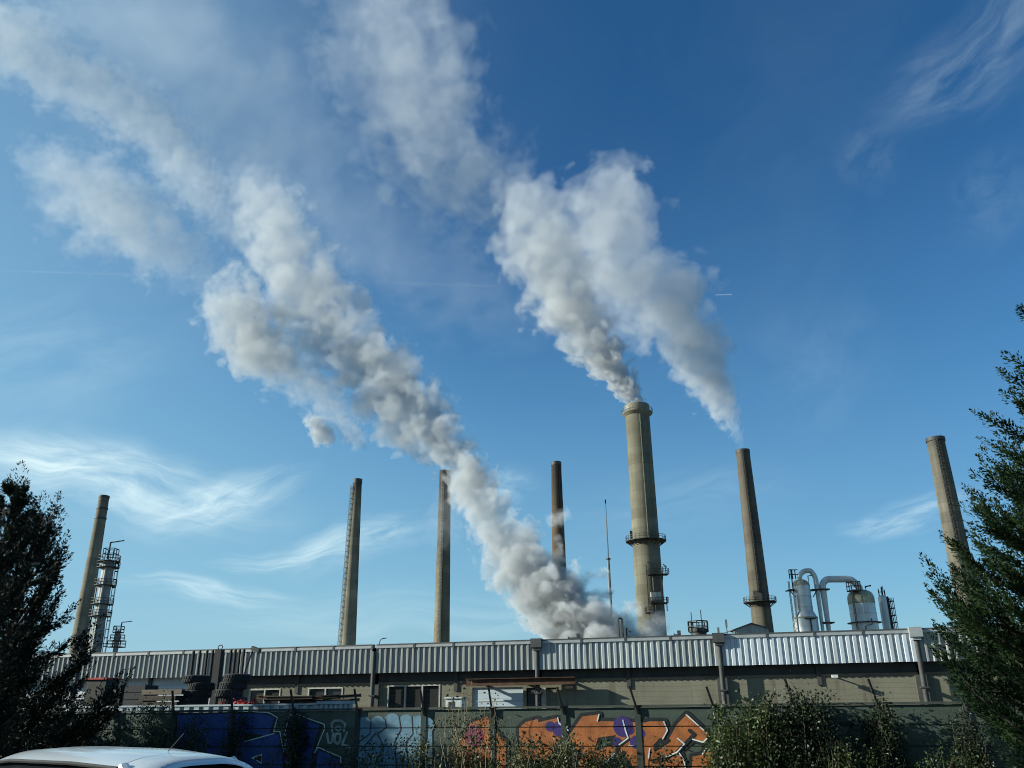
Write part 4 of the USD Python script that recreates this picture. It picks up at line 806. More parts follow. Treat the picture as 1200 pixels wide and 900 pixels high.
# upright poles
PL = Plane(31.0, ALPHA)
pole_list = [(227, 764, 0.035), (234.5, 764, 0.035), (243, 763, 0.05), (249.5, 763, 0.045), (271, 763, 0.04), (276, 762.5, 0.04), (281, 762.5, 0.04), (286, 762, 0.035)]
words = ['leftmost', 'second', 'third', 'fourth', 'fifth', 'sixth', 'seventh', 'rightmost']
pole0 = None; Hp = PL.hit(250, 763)[1]
for (px, py, r), w in zip(pole_list, words):
    s, z = PL.hit(px, py); lab = f'{w} of the dark upright poles behind the tyres'
    if pole0 is None:
        pole0 = thing('upright_pole', lab, 'pole', PL.p(s, 0), 'dark upright poles in the yard'); part(pole0, 'shaft', MB().tube([[0, 0, 0], [0, 0, Hp]], 0.055, 8), 'rusty_iron', local=True, smooth=40)
        part(pole0, 'cap', MB().ring([0, 0, 0], 0.0, 0.055, Hp, Hp + 0.04, 8), 'dark_steel', local=True); part(pole0, 'foot_plate', MB().box(-0.1, 0.1, -0.1, 0.1, 0.0, 0.02), 'dark_steel', local=True)
    else: copy_of(pole0, PL.p(s, 0), lab, 'dark upright poles in the yard')
s, z = PL.hit(258, 761)
p = thing('lattice_post', 'thick dark post with a ring on top among the upright poles', 'post', PL.p(s, 0))
part(p, 'post', MB().pbox(PL, s - 0.13, s + 0.13, 0, z, -0.13, 0.13), 'rusty_iron'); part(p, 'ring', MB().tube([PL.p(s + 0.1 * math.cos(q), z + 0.08 + 0.08 * math.sin(q)) for q in np.linspace(0, 2 * math.pi, 12)], 0.02, 5), 'dark_steel')
s, z = PL.hit(297, 760); s2, z2_ = PL.hit(287, 788)
p = thing('floodlight', 'small dark floodlight on a slanted arm at the right end of the poles', 'floodlight', PL.p(s2, 0))
part(p, 'arm', MB().bar(PL.p(s2, 0), PL.p(s2, z2_), 0.06).bar(PL.p(s2, z2_), PL.p(s, z), 0.045), 'dark_steel'); part(p, 'head', MB().obox(PL.p(s + 0.12, z - 0.04), BLD.d * 0.16 - np.array([0, 0, 0.06]), BLD.n * 0.1, [0.02, 0, 0.07]), 'dark_steel')
# white unit by the windows
s0, z0 = ys(522, 828); s1, z1 = ys(541, 818.5)
p = thing('cabinet', 'small white box unit half hidden by brambles left of the white roller door', 'cabinet', YD.p(s0, 0))
part(p, 'body', MB().pbox(YD, s0, s1, 0, z1, -0.5, 0), 'unit_white'); part(p, 'lid', MB().pbox(YD, s0 - 0.04, s1 + 0.04, z1 + 0.002, z1 + 0.05, -0.55, 0.04), 'unit_white'); part(p, 'vent', MB().pbox(YD, s0 + 0.1, s1 - 0.25, z1 - 0.3, z1 - 0.1, 0.003, 0.01), 'dark_steel')

# ------------------------------------------------------------------ the parked car (only its roof shows)
def car():
    """Hatchback in local axes: x forward, y left, z up; base at the ground."""
    h = np.array([-0.85, 0.527]); rz = math.atan2(h[1], h[0])
    rear = at(232, 893, 9.6); loc = np.array([rear[0] + h[0] * 1.75, rear[1] + h[1] * 1.75, 0.008])
    p = thing('parked_car', 'white hatchback car, only its roof and rear spoiler visible at lower left', 'car', loc, rotz=rz)
    UsdGeom.Xformable(stage.GetPrimAtPath(p)).AddScaleOp().Set(Gf.Vec3f(1.13, 1.13, 1.13))
    def loft(sections):
        n = len(sections[0][1]); v = []; f = []
        for x, prof in sections: v += [[x, y, z] for y, z in prof]
        for i in range(len(sections) - 1):
            for j in range(n - 1): f.append([i * n + j, i * n + j + 1, (i + 1) * n + j + 1, (i + 1) * n + j])
        return np.array(v), np.array(f)
    def prof(w, z0, z1, e=0.32, n=17):
        q = np.linspace(math.pi, 0, n); return [(-w * np.sign(-math.cos(a)) * abs(math.cos(a)) ** e if False else w * np.sign(math.cos(a)) * abs(math.cos(a)) ** e, z0 + (z1 - z0) * abs(math.sin(a)) ** e) for a in q]
    X = [(-1.98, 0.62, 0.72), (-1.95, 0.78, 0.85), (-1.8, 0.86, 0.92), (-1.2, 0.88, 0.93), (0, 0.88, 0.92), (1.3, 0.87, 0.93), (1.9, 0.85, 0.88), (2.3, 0.76, 0.76), (2.42, 0.6, 0.62)]
    v, f = loft([(x, prof(w, 0.25, z)) for x, w, z in X]); part(p, 'body', MB().add(v, f), 'car_paint', smooth=50, local=True)
    part(p, 'underbody', MB().box(-1.9, 2.2, -0.75, 0.75, 0.2, 0.3), 'rubber', local=True)
    G = [(-1.78, 0.70, 1.00), (-1.66, 0.66, 1.22), (-1.5, 0.635, 1.375), (-1.25, 0.62, 1.425), (-0.8, 0.62, 1.455), (0.3, 0.62, 1.465), (0.75, 0.61, 1.43), (1.25, 0.60, 1.22), (1.6, 0.62, 0.95)]
    v, f = loft([(x, prof(w + 0.075, 0.85, z - 0.035, 0.42, 21)) for x, w, z in G]); part(p, 'cabin_glass', MB().add(v, f), 'car_glass', smooth=50, local=True)
    R = [(-1.58, 0.56, 1.372), (-1.45, 0.61, 1.395), (-1.25, 0.625, 1.425), (-0.8, 0.635, 1.458), (0.3, 0.635, 1.468), (0.7, 0.62, 1.447), (0.84, 0.60, 1.42)]
    def roofprof(w, z): return [(w * t, z - 0.115 * abs(t) ** 3.2) for t in np.linspace(-1, 1, 21)]
    v, f = loft([(x, roofprof(w + 0.035, z)) for x, w, z in R[2:]]); part(p, 'roof', MB().add(v, f[:, ::-1]), 'car_paint', smooth=60, local=True)
    v, f = loft([(x, roofprof(w + 0.035, z)) for x, w, z in [(-1.66, 0.575, 1.335), (-1.60, 0.60, 1.385), (-1.45, 0.615, 1.408), (-1.262, 0.622, 1.425)]]); sp_ = part(p, 'spoiler', MB().add(v, f[:, ::-1]), 'car_paint', smooth=60, local=True)
    for s in (-1, 1):
        part(p, 'pillar', MB().tube([[0.84, s * 0.585, 1.35], [1.3, s * 0.62, 1.14], [1.65, s * 0.66, 0.93]], 0.04, 6), 'car_paint', smooth=40, local=True)
        part(p, 'pillar', MB().tube([[-1.3, s * 0.60, 1.34], [-1.52, s * 0.63, 1.15], [-1.7, s * 0.68, 0.93]], [0.05, 0.075, 0.1], 8), 'car_paint', smooth=40, local=True)
        part(p, 'roof_trim', MB().tube([[-1.3, s * 0.655, 1.33], [-0.6, s * 0.665, 1.36], [0.4, s * 0.66, 1.365], [0.84, s * 0.63, 1.33]], 0.018, 6), 'rubber', smooth=40, local=True)
        part(p, 'mirror', MB().obox([1.2, s * 0.98, 0.98], [0.06, 0, 0], [0, 0.1, 0], [0, 0, 0.07]), 'car_paint', local=True)
        part(p, 'tail_lamp', MB().obox([-1.93, s * 0.7, 0.82], [0.05, 0, 0], [0, 0.1, 0], [0, 0, 0.12]), 'tail_red', local=True)
        part(p, 'headlamp', MB().obox([2.26, s * 0.62, 0.68], [0.1, 0, 0], [0, 0.13, 0], [0, 0, 0.07]), 'unit_white', local=True)
        for x in (-1.25, 1.55):
            m = MB().lathe([0, 0, 0], [(0.2, -0.1), (0.3, -0.1), (0.315, -0.07), (0.315, 0.07), (0.3, 0.1), (0.2, 0.1)], 24); v, f = m.arrays(); v = np.stack([v[:, 0] + x, v[:, 2] + s * 0.78, v[:, 1] + 0.31], 1)
            w = part(p, 'wheel', MB().add(v, f), 'rubber', smooth=40, local=True)
            m = MB().lathe([0, 0, 0], [(0.02, 0.09), (0.2, 0.095), (0.2, -0.095), (0.02, -0.09)], 20); v, f = m.arrays(); part(w, 'rim', MB().add(np.stack([v[:, 0] + x, v[:, 2] + s * 0.78, v[:, 1] + 0.31], 1), f), 'galv', local=True)
    part(p, 'aerial', MB().bar([-1.1, 0, 1.44], [-1.3, 0, 1.6], 0.006), 'rubber', local=True)
    part(p, 'number_plate', MB().box(-1.99, -1.975, -0.26, 0.26, 0.62, 0.73), 'unit_white', local=True)
    part(p, 'bumper', MB().tube([[-1.7, -0.85, 0.45], [-1.97, -0.7, 0.45], [-2.03, 0, 0.45], [-1.97, 0.7, 0.45], [-1.7, 0.85, 0.45]], 0.1, 8), 'car_paint', smooth=40, local=True)
car()

# ------------------------------------------------------------------ plants
def leaflets(p, d, ln, wd, rng, roll=None):
    """Diamond leaves: base points p, unit directions d, lengths, widths."""
    n = len(p); r = rng.normal(size=(n, 3)); s = np.cross(d, r); s /= np.linalg.norm(s, axis=1, keepdims=True) + 1e-9
    nn = np.cross(d, s); m = p + d * (ln * 0.45)[:, None] + nn * (ln * 0.07)[:, None]
    v = np.stack([p, m + s * (wd / 2)[:, None], p + d * ln[:, None], m - s * (wd / 2)[:, None]], 1).reshape(-1, 3)
    k = np.arange(n)[:, None] * 4
    return v, np.vstack([k + [0, 1, 2], k + [0, 2, 3]])
def unit(x): return x / (np.linalg.norm(x, axis=-1, keepdims=True) + 1e-9)

def conifer(name, label, foot, H, R, seed, m, nb=170, tuft=(0.35, 0.75), per=70, up=0.55, shape=0.75, bare=0.1, gap=0.0, leaf=(0.07, 0.13), top_sharp=0.6, group=None, extra=()):
    rng = np.random.default_rng(seed); foot = np.asarray(foot, float)
    p = thing(name, label, 'tree', foot, group)
    zz = np.linspace(0, 1, 14); bend = np.stack([0.05 * np.sin(zz * 5 + seed), 0.05 * np.cos(zz * 4 + seed), 0 * zz], 1) * H * 0.12
    axis = foot + np.stack([0 * zz, 0 * zz, zz * H], 1) + bend
    part(p, 'trunk', MB().tube(axis, 0.045 * H * 0.55 * (1 - zz) ** 0.8 + 0.012, 9), 'bark', smooth=60)
    P, D, LN = [], [], []; limb = MB()
    def branch(b0, az, ln, e0):
        n = 7; q = np.linspace(0, 1, n); e = e0 + (up - e0 * 0.3) * q
        st = np.stack([np.cos(e) * math.cos(az), np.cos(e) * math.sin(az), np.sin(e)], 1) * ln / n + rng.normal(0, 0.03, (n, 3)) * ln / n
        pts = np.vstack([b0, b0 + np.cumsum(st, 0)]); limb.tube(pts, np.linspace(0.012 + 0.014 * ln, 0.005, n + 1), 4, caps=False)
        nt = max(4, int(ln / 0.115))
        for j in range(nt):
            u = 0.30 + 0.70 * (j + rng.random()) / nt if j < nt - 1 else 1.0
            x = u * n; i = min(int(x), n - 1); pos = pts[i] + (pts[i + 1] - pts[i]) * (x - i); d = unit(pts[i + 1] - pts[i])
            side = rng.normal(0, 1, 3); side -= d * (side @ d); side = unit(side); spread = 0.0 if u > 0.97 else rng.uniform(0.2, 0.75)
            dd = unit(d * 1.0 + side * spread + np.array([0, 0, 0.28])); P.append(pos); D.append(dd); LN.append(rng.uniform(*tuft) * (0.65 + 0.5 * min(1, ln / (R * 0.7))) * (1.15 if u > 0.97 else 1.0))
    for i in range(nb):
        h = bare + (1 - bare) * ((i + rng.random()) / nb) ** 0.92; x = h * 13; k = min(int(x), 12); b0 = axis[k] + (axis[k + 1] - axis[k]) * (x - k)
        if gap and meshkit.noise(np.array([[h * 9 + seed, i * 2.4, 0.5]]))[0] < gap: continue
        ln = R * (1 - h) ** shape * rng.uniform(0.62, 1.12) + 0.14 * R * top_sharp * (1 - h * 0.7)
        branch(b0, i * 2.39996 + rng.normal(0, 0.25), ln, rng.uniform(0.05, 0.4) + 0.35 * h)
    for (tip, h) in extra:
        tip = np.asarray(tip, float); x = h * 13; k = min(int(x), 12); b0 = axis[k] + (axis[k + 1] - axis[k]) * (x - k); v = tip - b0; ln = max(0.4, np.linalg.norm(v) - 0.38); e = math.asin(np.clip(v[2] / ln, -1, 1))
        branch(b0, math.atan2(v[1], v[0]), ln * 1.0, e - 0.4)
    P.append(axis[-1]); D.append(np.array([0, 0, 1.0])); LN.append(0.6)
    P, D, LN = np.array(P), np.array(D), np.array(LN); n = len(P)
    u = rng.random((n, per)) ** 0.85; side = rng.normal(size=(n, per, 3)); side -= D[:, None] * (side * D[:, None]).sum(-1, keepdims=True); side = unit(side)
    flat = unit(np.cross(D, [0.0, 0.0, 1.0]) + 1e-6); side = unit(side + 0.9 * flat[:, None] * np.sign((side * flat[:, None]).sum(-1, keepdims=True)))
    wid = 0.33 * np.sin(np.pi * np.clip(u * 0.86 + 0.14, 0, 1)) * LN[:, None]
    pos = P[:, None] + D[:, None] * (u * LN[:, None])[..., None] + side * (wid * rng.random((n, per)))[..., None]
    d = unit(D[:, None] * 0.85 + side * 0.62 + rng.normal(0, 0.2, (n, per, 3)))
    ln = rng.uniform(*leaf, (n, per)) * (1.1 - 0.4 * u)
    v, f = leaflets(pos.reshape(-1, 3), d.reshape(-1, 3), ln.ravel(), ln.ravel() * rng.uniform(0.30, 0.45, n * per), rng)
    part(p, 'crown', MB().add(v, f), m); part(p, 'limbs', limb, 'bark'); return p

# right: feathery green conifer
YR = 13.0
foot = at(1425, 834, YR) * [1, 1, 0]
tips = [((1189, 366), 0.93), ((1176, 434), 0.85), ((1163, 450), 0.80), ((1137, 501), 0.72), ((1146, 532), 0.68), ((1141, 576), 0.6), ((1120, 621), 0.52), ((1134, 643), 0.47), ((1110, 690), 0.38), ((1076, 708), 0.33), ((1092, 716), 0.32), ((1112, 745), 0.3), ((1108, 765), 0.25), ((1102, 811), 0.17), ((1125, 830), 0.13), ((1152, 868), 0.07), ((1120, 788), 0.2), ((1170, 480), 0.78), ((1160, 560), 0.64), ((1150, 610), 0.55)]
conifer('conifer_tree', 'large feathery green conifer at the right edge of the frame', foot, 9.2, 4.3, 4, 'needle_green', nb=430, per=80, shape=1.1, bare=0.02, tuft=(0.26, 0.46), leaf=(0.05, 0.09), up=0.7,
        extra=[(at(x, y, YR + (i % 5 - 2) * 0.35), max(0.03, h - 0.06)) for i, ((x, y), h) in enumerate(tips)])
# left: two dark conifers, and their neighbours out of the frame that shade this end
YL = 15.0
foot = at(-40, 834, YL) * [1, 1, 0]; H = at(6, 540, YL)[2] - 0.6
tl = [((33, 573), 0.85), ((25, 640), 0.7), ((22, 600), 0.78)]
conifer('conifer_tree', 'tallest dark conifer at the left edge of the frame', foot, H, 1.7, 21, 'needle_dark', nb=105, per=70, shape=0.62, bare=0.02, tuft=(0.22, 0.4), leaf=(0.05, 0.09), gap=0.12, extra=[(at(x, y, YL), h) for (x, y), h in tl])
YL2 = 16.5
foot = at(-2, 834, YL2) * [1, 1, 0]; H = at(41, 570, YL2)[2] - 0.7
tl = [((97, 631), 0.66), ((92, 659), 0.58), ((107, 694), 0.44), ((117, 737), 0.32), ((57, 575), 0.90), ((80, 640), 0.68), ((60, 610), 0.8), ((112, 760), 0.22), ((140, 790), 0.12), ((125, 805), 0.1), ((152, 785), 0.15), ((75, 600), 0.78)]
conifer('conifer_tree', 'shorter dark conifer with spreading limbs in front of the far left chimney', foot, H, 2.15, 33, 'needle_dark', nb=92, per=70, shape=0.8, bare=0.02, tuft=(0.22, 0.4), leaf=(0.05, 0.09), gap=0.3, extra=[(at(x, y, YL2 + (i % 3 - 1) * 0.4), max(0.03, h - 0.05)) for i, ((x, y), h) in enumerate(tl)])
for (x, y, h, r, sd, lab) in ((-17.4, 25.6, 7.4, 2.3, 41, 'broad dark conifer just outside the left edge, close to the wall'), (-21.5, 23.6, 8.2, 2.5, 45, 'second broad conifer outside the left edge, farther along the wall'), (-17.6, 20.6, 7.0, 2.3, 47, 'third conifer outside the left edge, between the road and the wall'), (-23.5, 31.5, 7.2, 2.4, 49, 'conifer behind the wall outside the left edge')):
    conifer('conifer_tree', lab, (x, y, 0), h, r, sd, 'needle_dark', nb=120, per=40, shape=0.6, bare=0.03, tuft=(0.4, 0.7), leaf=(0.16, 0.28))

def shrub(name, label, cat, px0, px1, ytop, seed, m, dens=1.0, out=0.7, depth=0.8, leaf=(0.04, 0.08), stems=14, top=None, hang=0.0, stem_m='twig', upright=0.5, group=None, ragged=0.45, zbot=0.0):
    """Leafy shrub against the wall between two pixel columns; top = list of (px, py) of its upper edge."""
    rng = np.random.default_rng(seed); pl = Plane(24.7 - out / math.cos(ALPHA), ALPHA)
    top = top or [(px0, ytop), (px1, ytop)]; T = [pl.hit(x, y) for x, y in top]; sx = [t[0] for t in T]; sz = [t[1] for t in T]
    s0, s1 = pl.hit(px0, 860)[0], pl.hit(px1, 860)[0]
    p = thing(name, label, cat, pl.p((s0 + s1) / 2, 0), group)
    mb = MB(); Q, Dq = [], []
    for i in range(stems):
        s = rng.uniform(s0, s1); h = np.interp(s, sx, sz); hh = max(0.3, h * (1 - ragged * rng.random() ** 1.5)); n = 8; q = np.linspace(0, 1, n)
        sw = rng.normal(0, 0.35) * (1 - upright); o = rng.uniform(-depth / 2, depth / 2); bow = rng.normal(0, 0.12)
        pts = np.array([pl.p(s + sw * (x - 0.6) * hh * 0.6 + bow * math.sin(x * 3), zbot + (hh - zbot) * x - hang * max(0, x - 0.75) * hh, o + 0.15 * math.sin(x * 4 + i)) for x in q]) + np.cumsum(rng.normal(0, 0.018, (n, 3)), 0)
        mb.tube(pts, np.linspace(0.012, 0.004, n), 4, caps=False)
        k = int(dens * 120 * hh)
        x = (0.12 + 0.88 * rng.random(k)) * (n - 1.001); ii = x.astype(int); pos = pts[ii] + (pts[ii + 1] - pts[ii]) * (x - ii)[:, None]
        off = rng.normal(0, 1, (k, 3)) * 0.11 * (0.6 + 0.8 * meshkit.noise(pos * 2.3 + seed))[:, None]; keep = meshkit.noise(pos * 3.1 + seed * 1.7) > 0.30
        Q.append((pos + off)[keep]); Dq.append(unit(off + [0, 0, 0.02])[keep])
    Q, Dq = np.vstack(Q), np.vstack(Dq); Q[:, 2] = np.maximum(Q[:, 2], 0.05); d = unit(Dq + rng.normal(0, 0.6, Q.shape)); ln = rng.uniform(*leaf, len(Q))
    behind = (Q - WALL.o) @ WALL.n; Q += WALL.n * np.maximum(0, 0.10 - behind)[:, None] * (Q[:, 2] < ztop + 0.1)[:, None]
    v, f = leaflets(Q, d, ln, ln * rng.uniform(0.45, 0.75, len(Q)), rng)
    part(p, 'foliage', MB().add(v, f), m); part(p, 'stems', mb, stem_m); return p
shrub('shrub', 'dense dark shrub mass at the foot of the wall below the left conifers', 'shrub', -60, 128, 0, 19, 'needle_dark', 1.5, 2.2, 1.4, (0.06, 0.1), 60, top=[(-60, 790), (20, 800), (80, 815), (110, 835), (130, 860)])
shrub('shrub', 'glossy leaved shrub against the dark wall behind the car roof', 'shrub', 128, 200, 0, 1, 'leaf_olive', 1.0, 1.6, 0.9, (0.05, 0.09), 24, top=[(125, 870), (145, 838), (172, 826), (190, 815), (205, 850)])
shrub('shrub', 'loose shrub with drooping twigs in front of the first blue letters', 'shrub', 198, 262, 0, 2, 'leaf_dark', 0.9, 1.3, 0.8, (0.05, 0.08), 20, top=[(195, 850), (215, 832), (235, 838), (265, 862)], hang=0.2)
shrub('ivy', 'dark ivy climbing the wall post in the middle of the blue letters', 'ivy', 338, 352, 0, 3, 'leaf_dark', 1.6, 0.25, 0.22, (0.05, 0.08), 9, top=[(336, 836), (352, 834)], upright=0.9, ragged=0.25)
shrub('ivy', 'thin ivy on the wall post left of the blue letter edge', 'ivy', 266, 280, 0, 4, 'leaf_dark', 1.3, 0.25, 0.22, (0.05, 0.08), 7, top=[(262, 830), (282, 832)], upright=0.9, ragged=0.3)
shrub('weed', 'tall thin weeds in front of the blue letters', 'weeds', 282, 335, 0, 5, 'leaf_olive', 0.45, 1.2, 0.6, (0.04, 0.07), 10, top=[(282, 868), (310, 862), (335, 876)], upright=0.8)
shrub('weed', 'weeds below the silver tag on the green wall', 'weeds', 356, 420, 0, 6, 'leaf_dark', 0.7, 1.2, 0.7, (0.04, 0.08), 13, top=[(352, 878), (385, 872), (420, 868)], upright=0.6)
shrub('weed', 'light green weeds in front of the pale blue bubble letters', 'weeds', 422, 512, 0, 7, 'leaf_green', 0.6, 1.2, 0.7, (0.05, 0.1), 26, top=[(420, 884), (450, 856), (462, 842), (478, 872), (498, 852), (512, 866)], upright=0.7)
shrub('bramble', 'tall tangled bramble between pale blue and orange letters', 'bramble', 506, 566, 0, 8, 'leaf_olive', 0.2, 1.0, 1.0, (0.05, 0.11), 30, top=[(502, 846), (520, 832), (540, 800), (546, 790), (556, 832), (570, 845)], stem_m='dry_twig', ragged=0.6, upright=0.3)
shrub('bramble', 'bramble with dry canes under the white roller door', 'bramble', 556, 612, 0, 9, 'leaf_green', 0.3, 1.2, 0.9, (0.05, 0.1), 26, top=[(552, 850), (574, 812), (592, 850), (615, 858)], stem_m='dry_twig', ragged=0.55)
shrub('shrub', 'dense olive bush in front of the first orange letters', 'shrub', 604, 700, 0, 10, 'leaf_olive', 0.75, 1.5, 1.1, (0.05, 0.11), 52, top=[(600, 878), (622, 858), (640, 872), (664, 858), (684, 872), (702, 886)], stem_m='dry_twig', ragged=0.65)
shrub('shrub', 'low green bush below the purple dots', 'shrub', 688, 738, 0, 11, 'leaf_green', 1.2, 1.5, 0.9, (0.05, 0.08), 20, top=[(684, 872), (705, 866), (722, 880), (740, 896)])
shrub('weed', 'single leafy weed in front of the last orange letter', 'weeds', 770, 792, 0, 12, 'leaf_dark', 1.2, 0.8, 0.3, (0.06, 0.1), 7, top=[(768, 886), (778, 880), (792, 888)])
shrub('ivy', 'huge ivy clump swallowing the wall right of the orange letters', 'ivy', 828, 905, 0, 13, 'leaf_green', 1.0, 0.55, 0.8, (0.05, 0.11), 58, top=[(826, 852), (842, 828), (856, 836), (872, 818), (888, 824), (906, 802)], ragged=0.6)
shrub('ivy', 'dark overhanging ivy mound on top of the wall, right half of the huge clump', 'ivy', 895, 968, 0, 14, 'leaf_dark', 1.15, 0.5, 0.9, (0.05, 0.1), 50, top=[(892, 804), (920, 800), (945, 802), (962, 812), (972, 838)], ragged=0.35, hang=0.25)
shrub('shrub', 'low pale green bush under the black scribbled tag', 'shrub', 955, 1012, 0, 15, 'leaf_green', 1.3, 0.9, 0.8, (0.05, 0.08), 24, top=[(952, 872), (985, 866), (1012, 876)])
shrub('ivy', 'ivy climbing the iron arm left of the plain green panels', 'ivy', 1012, 1052, 0, 16, 'leaf_dark', 1.0, 0.4, 0.5, (0.05, 0.1), 26, top=[(1010, 848), (1022, 822), (1035, 818), (1052, 830)], ragged=0.5)
shrub('shrub', 'low bush below the plain green panels by the conifer', 'shrub', 1062, 1140, 0, 17, 'leaf_green', 0.9, 0.9, 0.7, (0.05, 0.08), 24, top=[(1060, 892), (1090, 882), (1120, 878), (1142, 884)])
shrub('ivy', 'ivy at the wall end tucked under the right conifer', 'ivy', 1128, 1150, 0, 18, 'leaf_dark', 1.2, 0.35, 0.4, (0.05, 0.08), 12, top=[(1126, 836), (1150, 840)], ragged=0.4)

# ------------------------------------------------------------------ steam
def plume(name, label, pts, dens, seed, amp=1.2, nscale=1.6, w=0.5, detail=4.0, rough=0.64, bill=0.8):
    """Steam: a bent tube of even white scattering whose edge is eaten by noise that grows with the plume. pts: (px, py, radius px, Y, density)."""
    P = np.array([at(px, py, Y) for px, py, r, Y, d in pts]); R = np.array([r / F * ((p_ - EYE) @ FW) for (px, py, r, Y, d), p_ in zip(pts, P)]); D = np.array([q[4] for q in pts], float)
    d = P[-1] - P[0]; L_ = np.linalg.norm(d); d /= L_
    e1 = np.cross(d, [0, 1, 0]); e1 /= np.linalg.norm(e1); e2 = np.cross(d, e1)
    t = (P - P[0]) @ d / L_; a = (P - P[0]) @ e1; b = (P - P[0]) @ e2
    assert np.all(np.diff(t) > 0), (name, t)
    s = max(np.abs(a).max(), np.abs(b).max(), R.max()) * 1.02
    tt = np.linspace(0, 1, 64); Sx = np.concatenate([[0], np.cumsum(L_ / 63 / np.interp((tt[1:] + tt[:-1]) / 2, t, R))]); SM = Sx[-1]
    n = {"g": ("geometry", {}), "rel": ("vector_math", {"math_type": "subtract", "vector2": P[0]}),
         "t": ("vector_math", {"math_type": "dot_product", "vector2": d / L_}), "a": ("vector_math", {"math_type": "dot_product", "vector2": e1 / s}), "b": ("vector_math", {"math_type": "dot_product", "vector2": e2 / s}),
         "r": ("rgb_ramp", {"ramp": [(t[k], (.5 + a[k] / s / 2, .5 + b[k] / s / 2, R[k] / s)) for k in range(len(t))]}), "rd": ("rgb_ramp", {"ramp": [(x, (np.interp(x, t, D), Sx[i] / SM, 0)) for i, x in enumerate(tt)]}),
         "sp": ("separate_color", {}), "sp2": ("separate_color", {}), "ca": ("math", {"math_type": "multiply_add", "value2": 2.0, "value3": -1.0}), "cb": ("math", {"math_type": "multiply_add", "value2": 2.0, "value3": -1.0}),
         "da": ("math", {"math_type": "subtract"}), "db": ("math", {"math_type": "subtract"}), "qa": ("math", {"math_type": "divide"}), "qb": ("math", {"math_type": "divide"}), "cv": ("combine_xyz", {}), "cx": ("combine_xyz", {"z": 0.0}), "len": ("vector_math", {"math_type": "length"}),
         "off": ("vector_math", {"math_type": "multiply_add", "vector2": (1, 1, SM), "vector3": (seed * 13.7, seed * 7.1, seed * 3.3)}), "no": ("noise_texture", {"scale": nscale, "detail": detail, "roughness": rough, "distortion": 0.15}),
         "vo": ("voronoi_texture", {"feature": "f1", "scale": nscale * 0.95, "detail": 1.0, "roughness": 0.5}), "wp": ("vector_math", {"math_type": "multiply_add", "vector2": (0.5, 0.5, 0.5)}),
         "vb": ("math", {"math_type": "multiply_add", "value2": -1.15 * bill, "value3": 0.80 * bill}), "nb": ("math", {"math_type": "add"}),
         "na": ("math", {"math_type": "multiply_add", "value2": 2 * amp, "value3": 1 - amp}), "f": ("math", {"math_type": "subtract"}),
         "mr": ("map_range", {"range_type": "smoothstep", "from_min": 0.0, "from_max": w, "to_min": 0.0, "to_max": dens, "clamp": True}), "dm": ("math", {"math_type": "multiply"}),
         "p": ("principled_volume", {"color": (1.0, 1.0, 1.0), "anisotropy": 0.0})}
    l = [("g.position", "rel.vector1"), ("rel.vector", "t.vector1"), ("rel.vector", "a.vector1"), ("rel.vector", "b.vector1"), ("t.value", "r.fac"), ("t.value", "rd.fac"), ("r.color", "sp.color"), ("rd.color", "sp2.color"),
         ("sp.r", "ca.value1"), ("sp.g", "cb.value1"), ("a.value", "da.value1"), ("ca.value", "da.value2"), ("b.value", "db.value1"), ("cb.value", "db.value2"), ("da.value", "qa.value1"), ("sp.b", "qa.value2"), ("db.value", "qb.value1"), ("sp.b", "qb.value2"),
         ("qa.value", "cx.x"), ("qb.value", "cx.y"), ("cx.vector", "len.vector1"), ("qa.value", "cv.x"), ("qb.value", "cv.y"), ("sp2.g", "cv.z"), ("cv.vector", "off.vector1"), ("off.vector", "no.vector"),
         ("no.color", "wp.vector1"), ("off.vector", "wp.vector3"), ("wp.vector", "vo.vector"), ("vo.distance", "vb.value1"), ("no.fac", "na.value1"), ("na.value", "nb.value1"), ("vb.value", "nb.value2"), ("nb.value", "f.value1"), ("len.value", "f.value2"), ("f.value", "mr.value"), ("mr.result", "dm.value1"), ("sp2.r", "dm.value2"), ("dm.value", "p.density")]
    if bill < 0.5:                      # thin veils do without the billows
        l = [x for x in l if x[0].split('.')[0] not in ('vo', 'wp', 'vb', 'nb') and x[1].split('.')[0] not in ('vo', 'wp', 'vb', 'nb')] + [("na.value", "f.value1")]
        for k in ('vo', 'wp', 'vb', 'nb'): n.pop(k)
    path = fresh('/World', name); mname = M('steam_' + path.split('/')[-1])
    usdkit.material(stage, mname, n, l, volume="p.volume")
    NS, K = 24, 28; v = []; f = []
    for q in np.linspace(0, 1, K):
        A, B_, RR = [np.interp(q, t, x) for x in (a, b, R)]; c0 = P[0] + d * L_ * q + e1 * A + e2 * B_; RR *= 1 + amp * 0.5
        for k in range(NS): x = 2 * math.pi * k / NS; v.append(c0 + RR * (e1 * math.cos(x) + e2 * math.sin(x)))
    for i in range(K - 1):
        for k in range(NS): q = [i * NS + k, i * NS + (k + 1) % NS, (i + 1) * NS + (k + 1) % NS, (i + 1) * NS + k]; f += [[q[0], q[1], q[2]], [q[0], q[2], q[3]]]
    v += [P[0], P[-1]]; e = (K - 1) * NS
    for k in range(NS): f.append([len(v) - 2, (k + 1) % NS, k]); f.append([len(v) - 1, e + k, e + (k + 1) % NS])
    me = trimesh.Trimesh(np.array(v), f, process=False); me.fix_normals()
    g = usdkit.mesh(stage, path, me, mname); tag(g.GetPrim(), label, 'steam', kind='stuff')
Y = 215
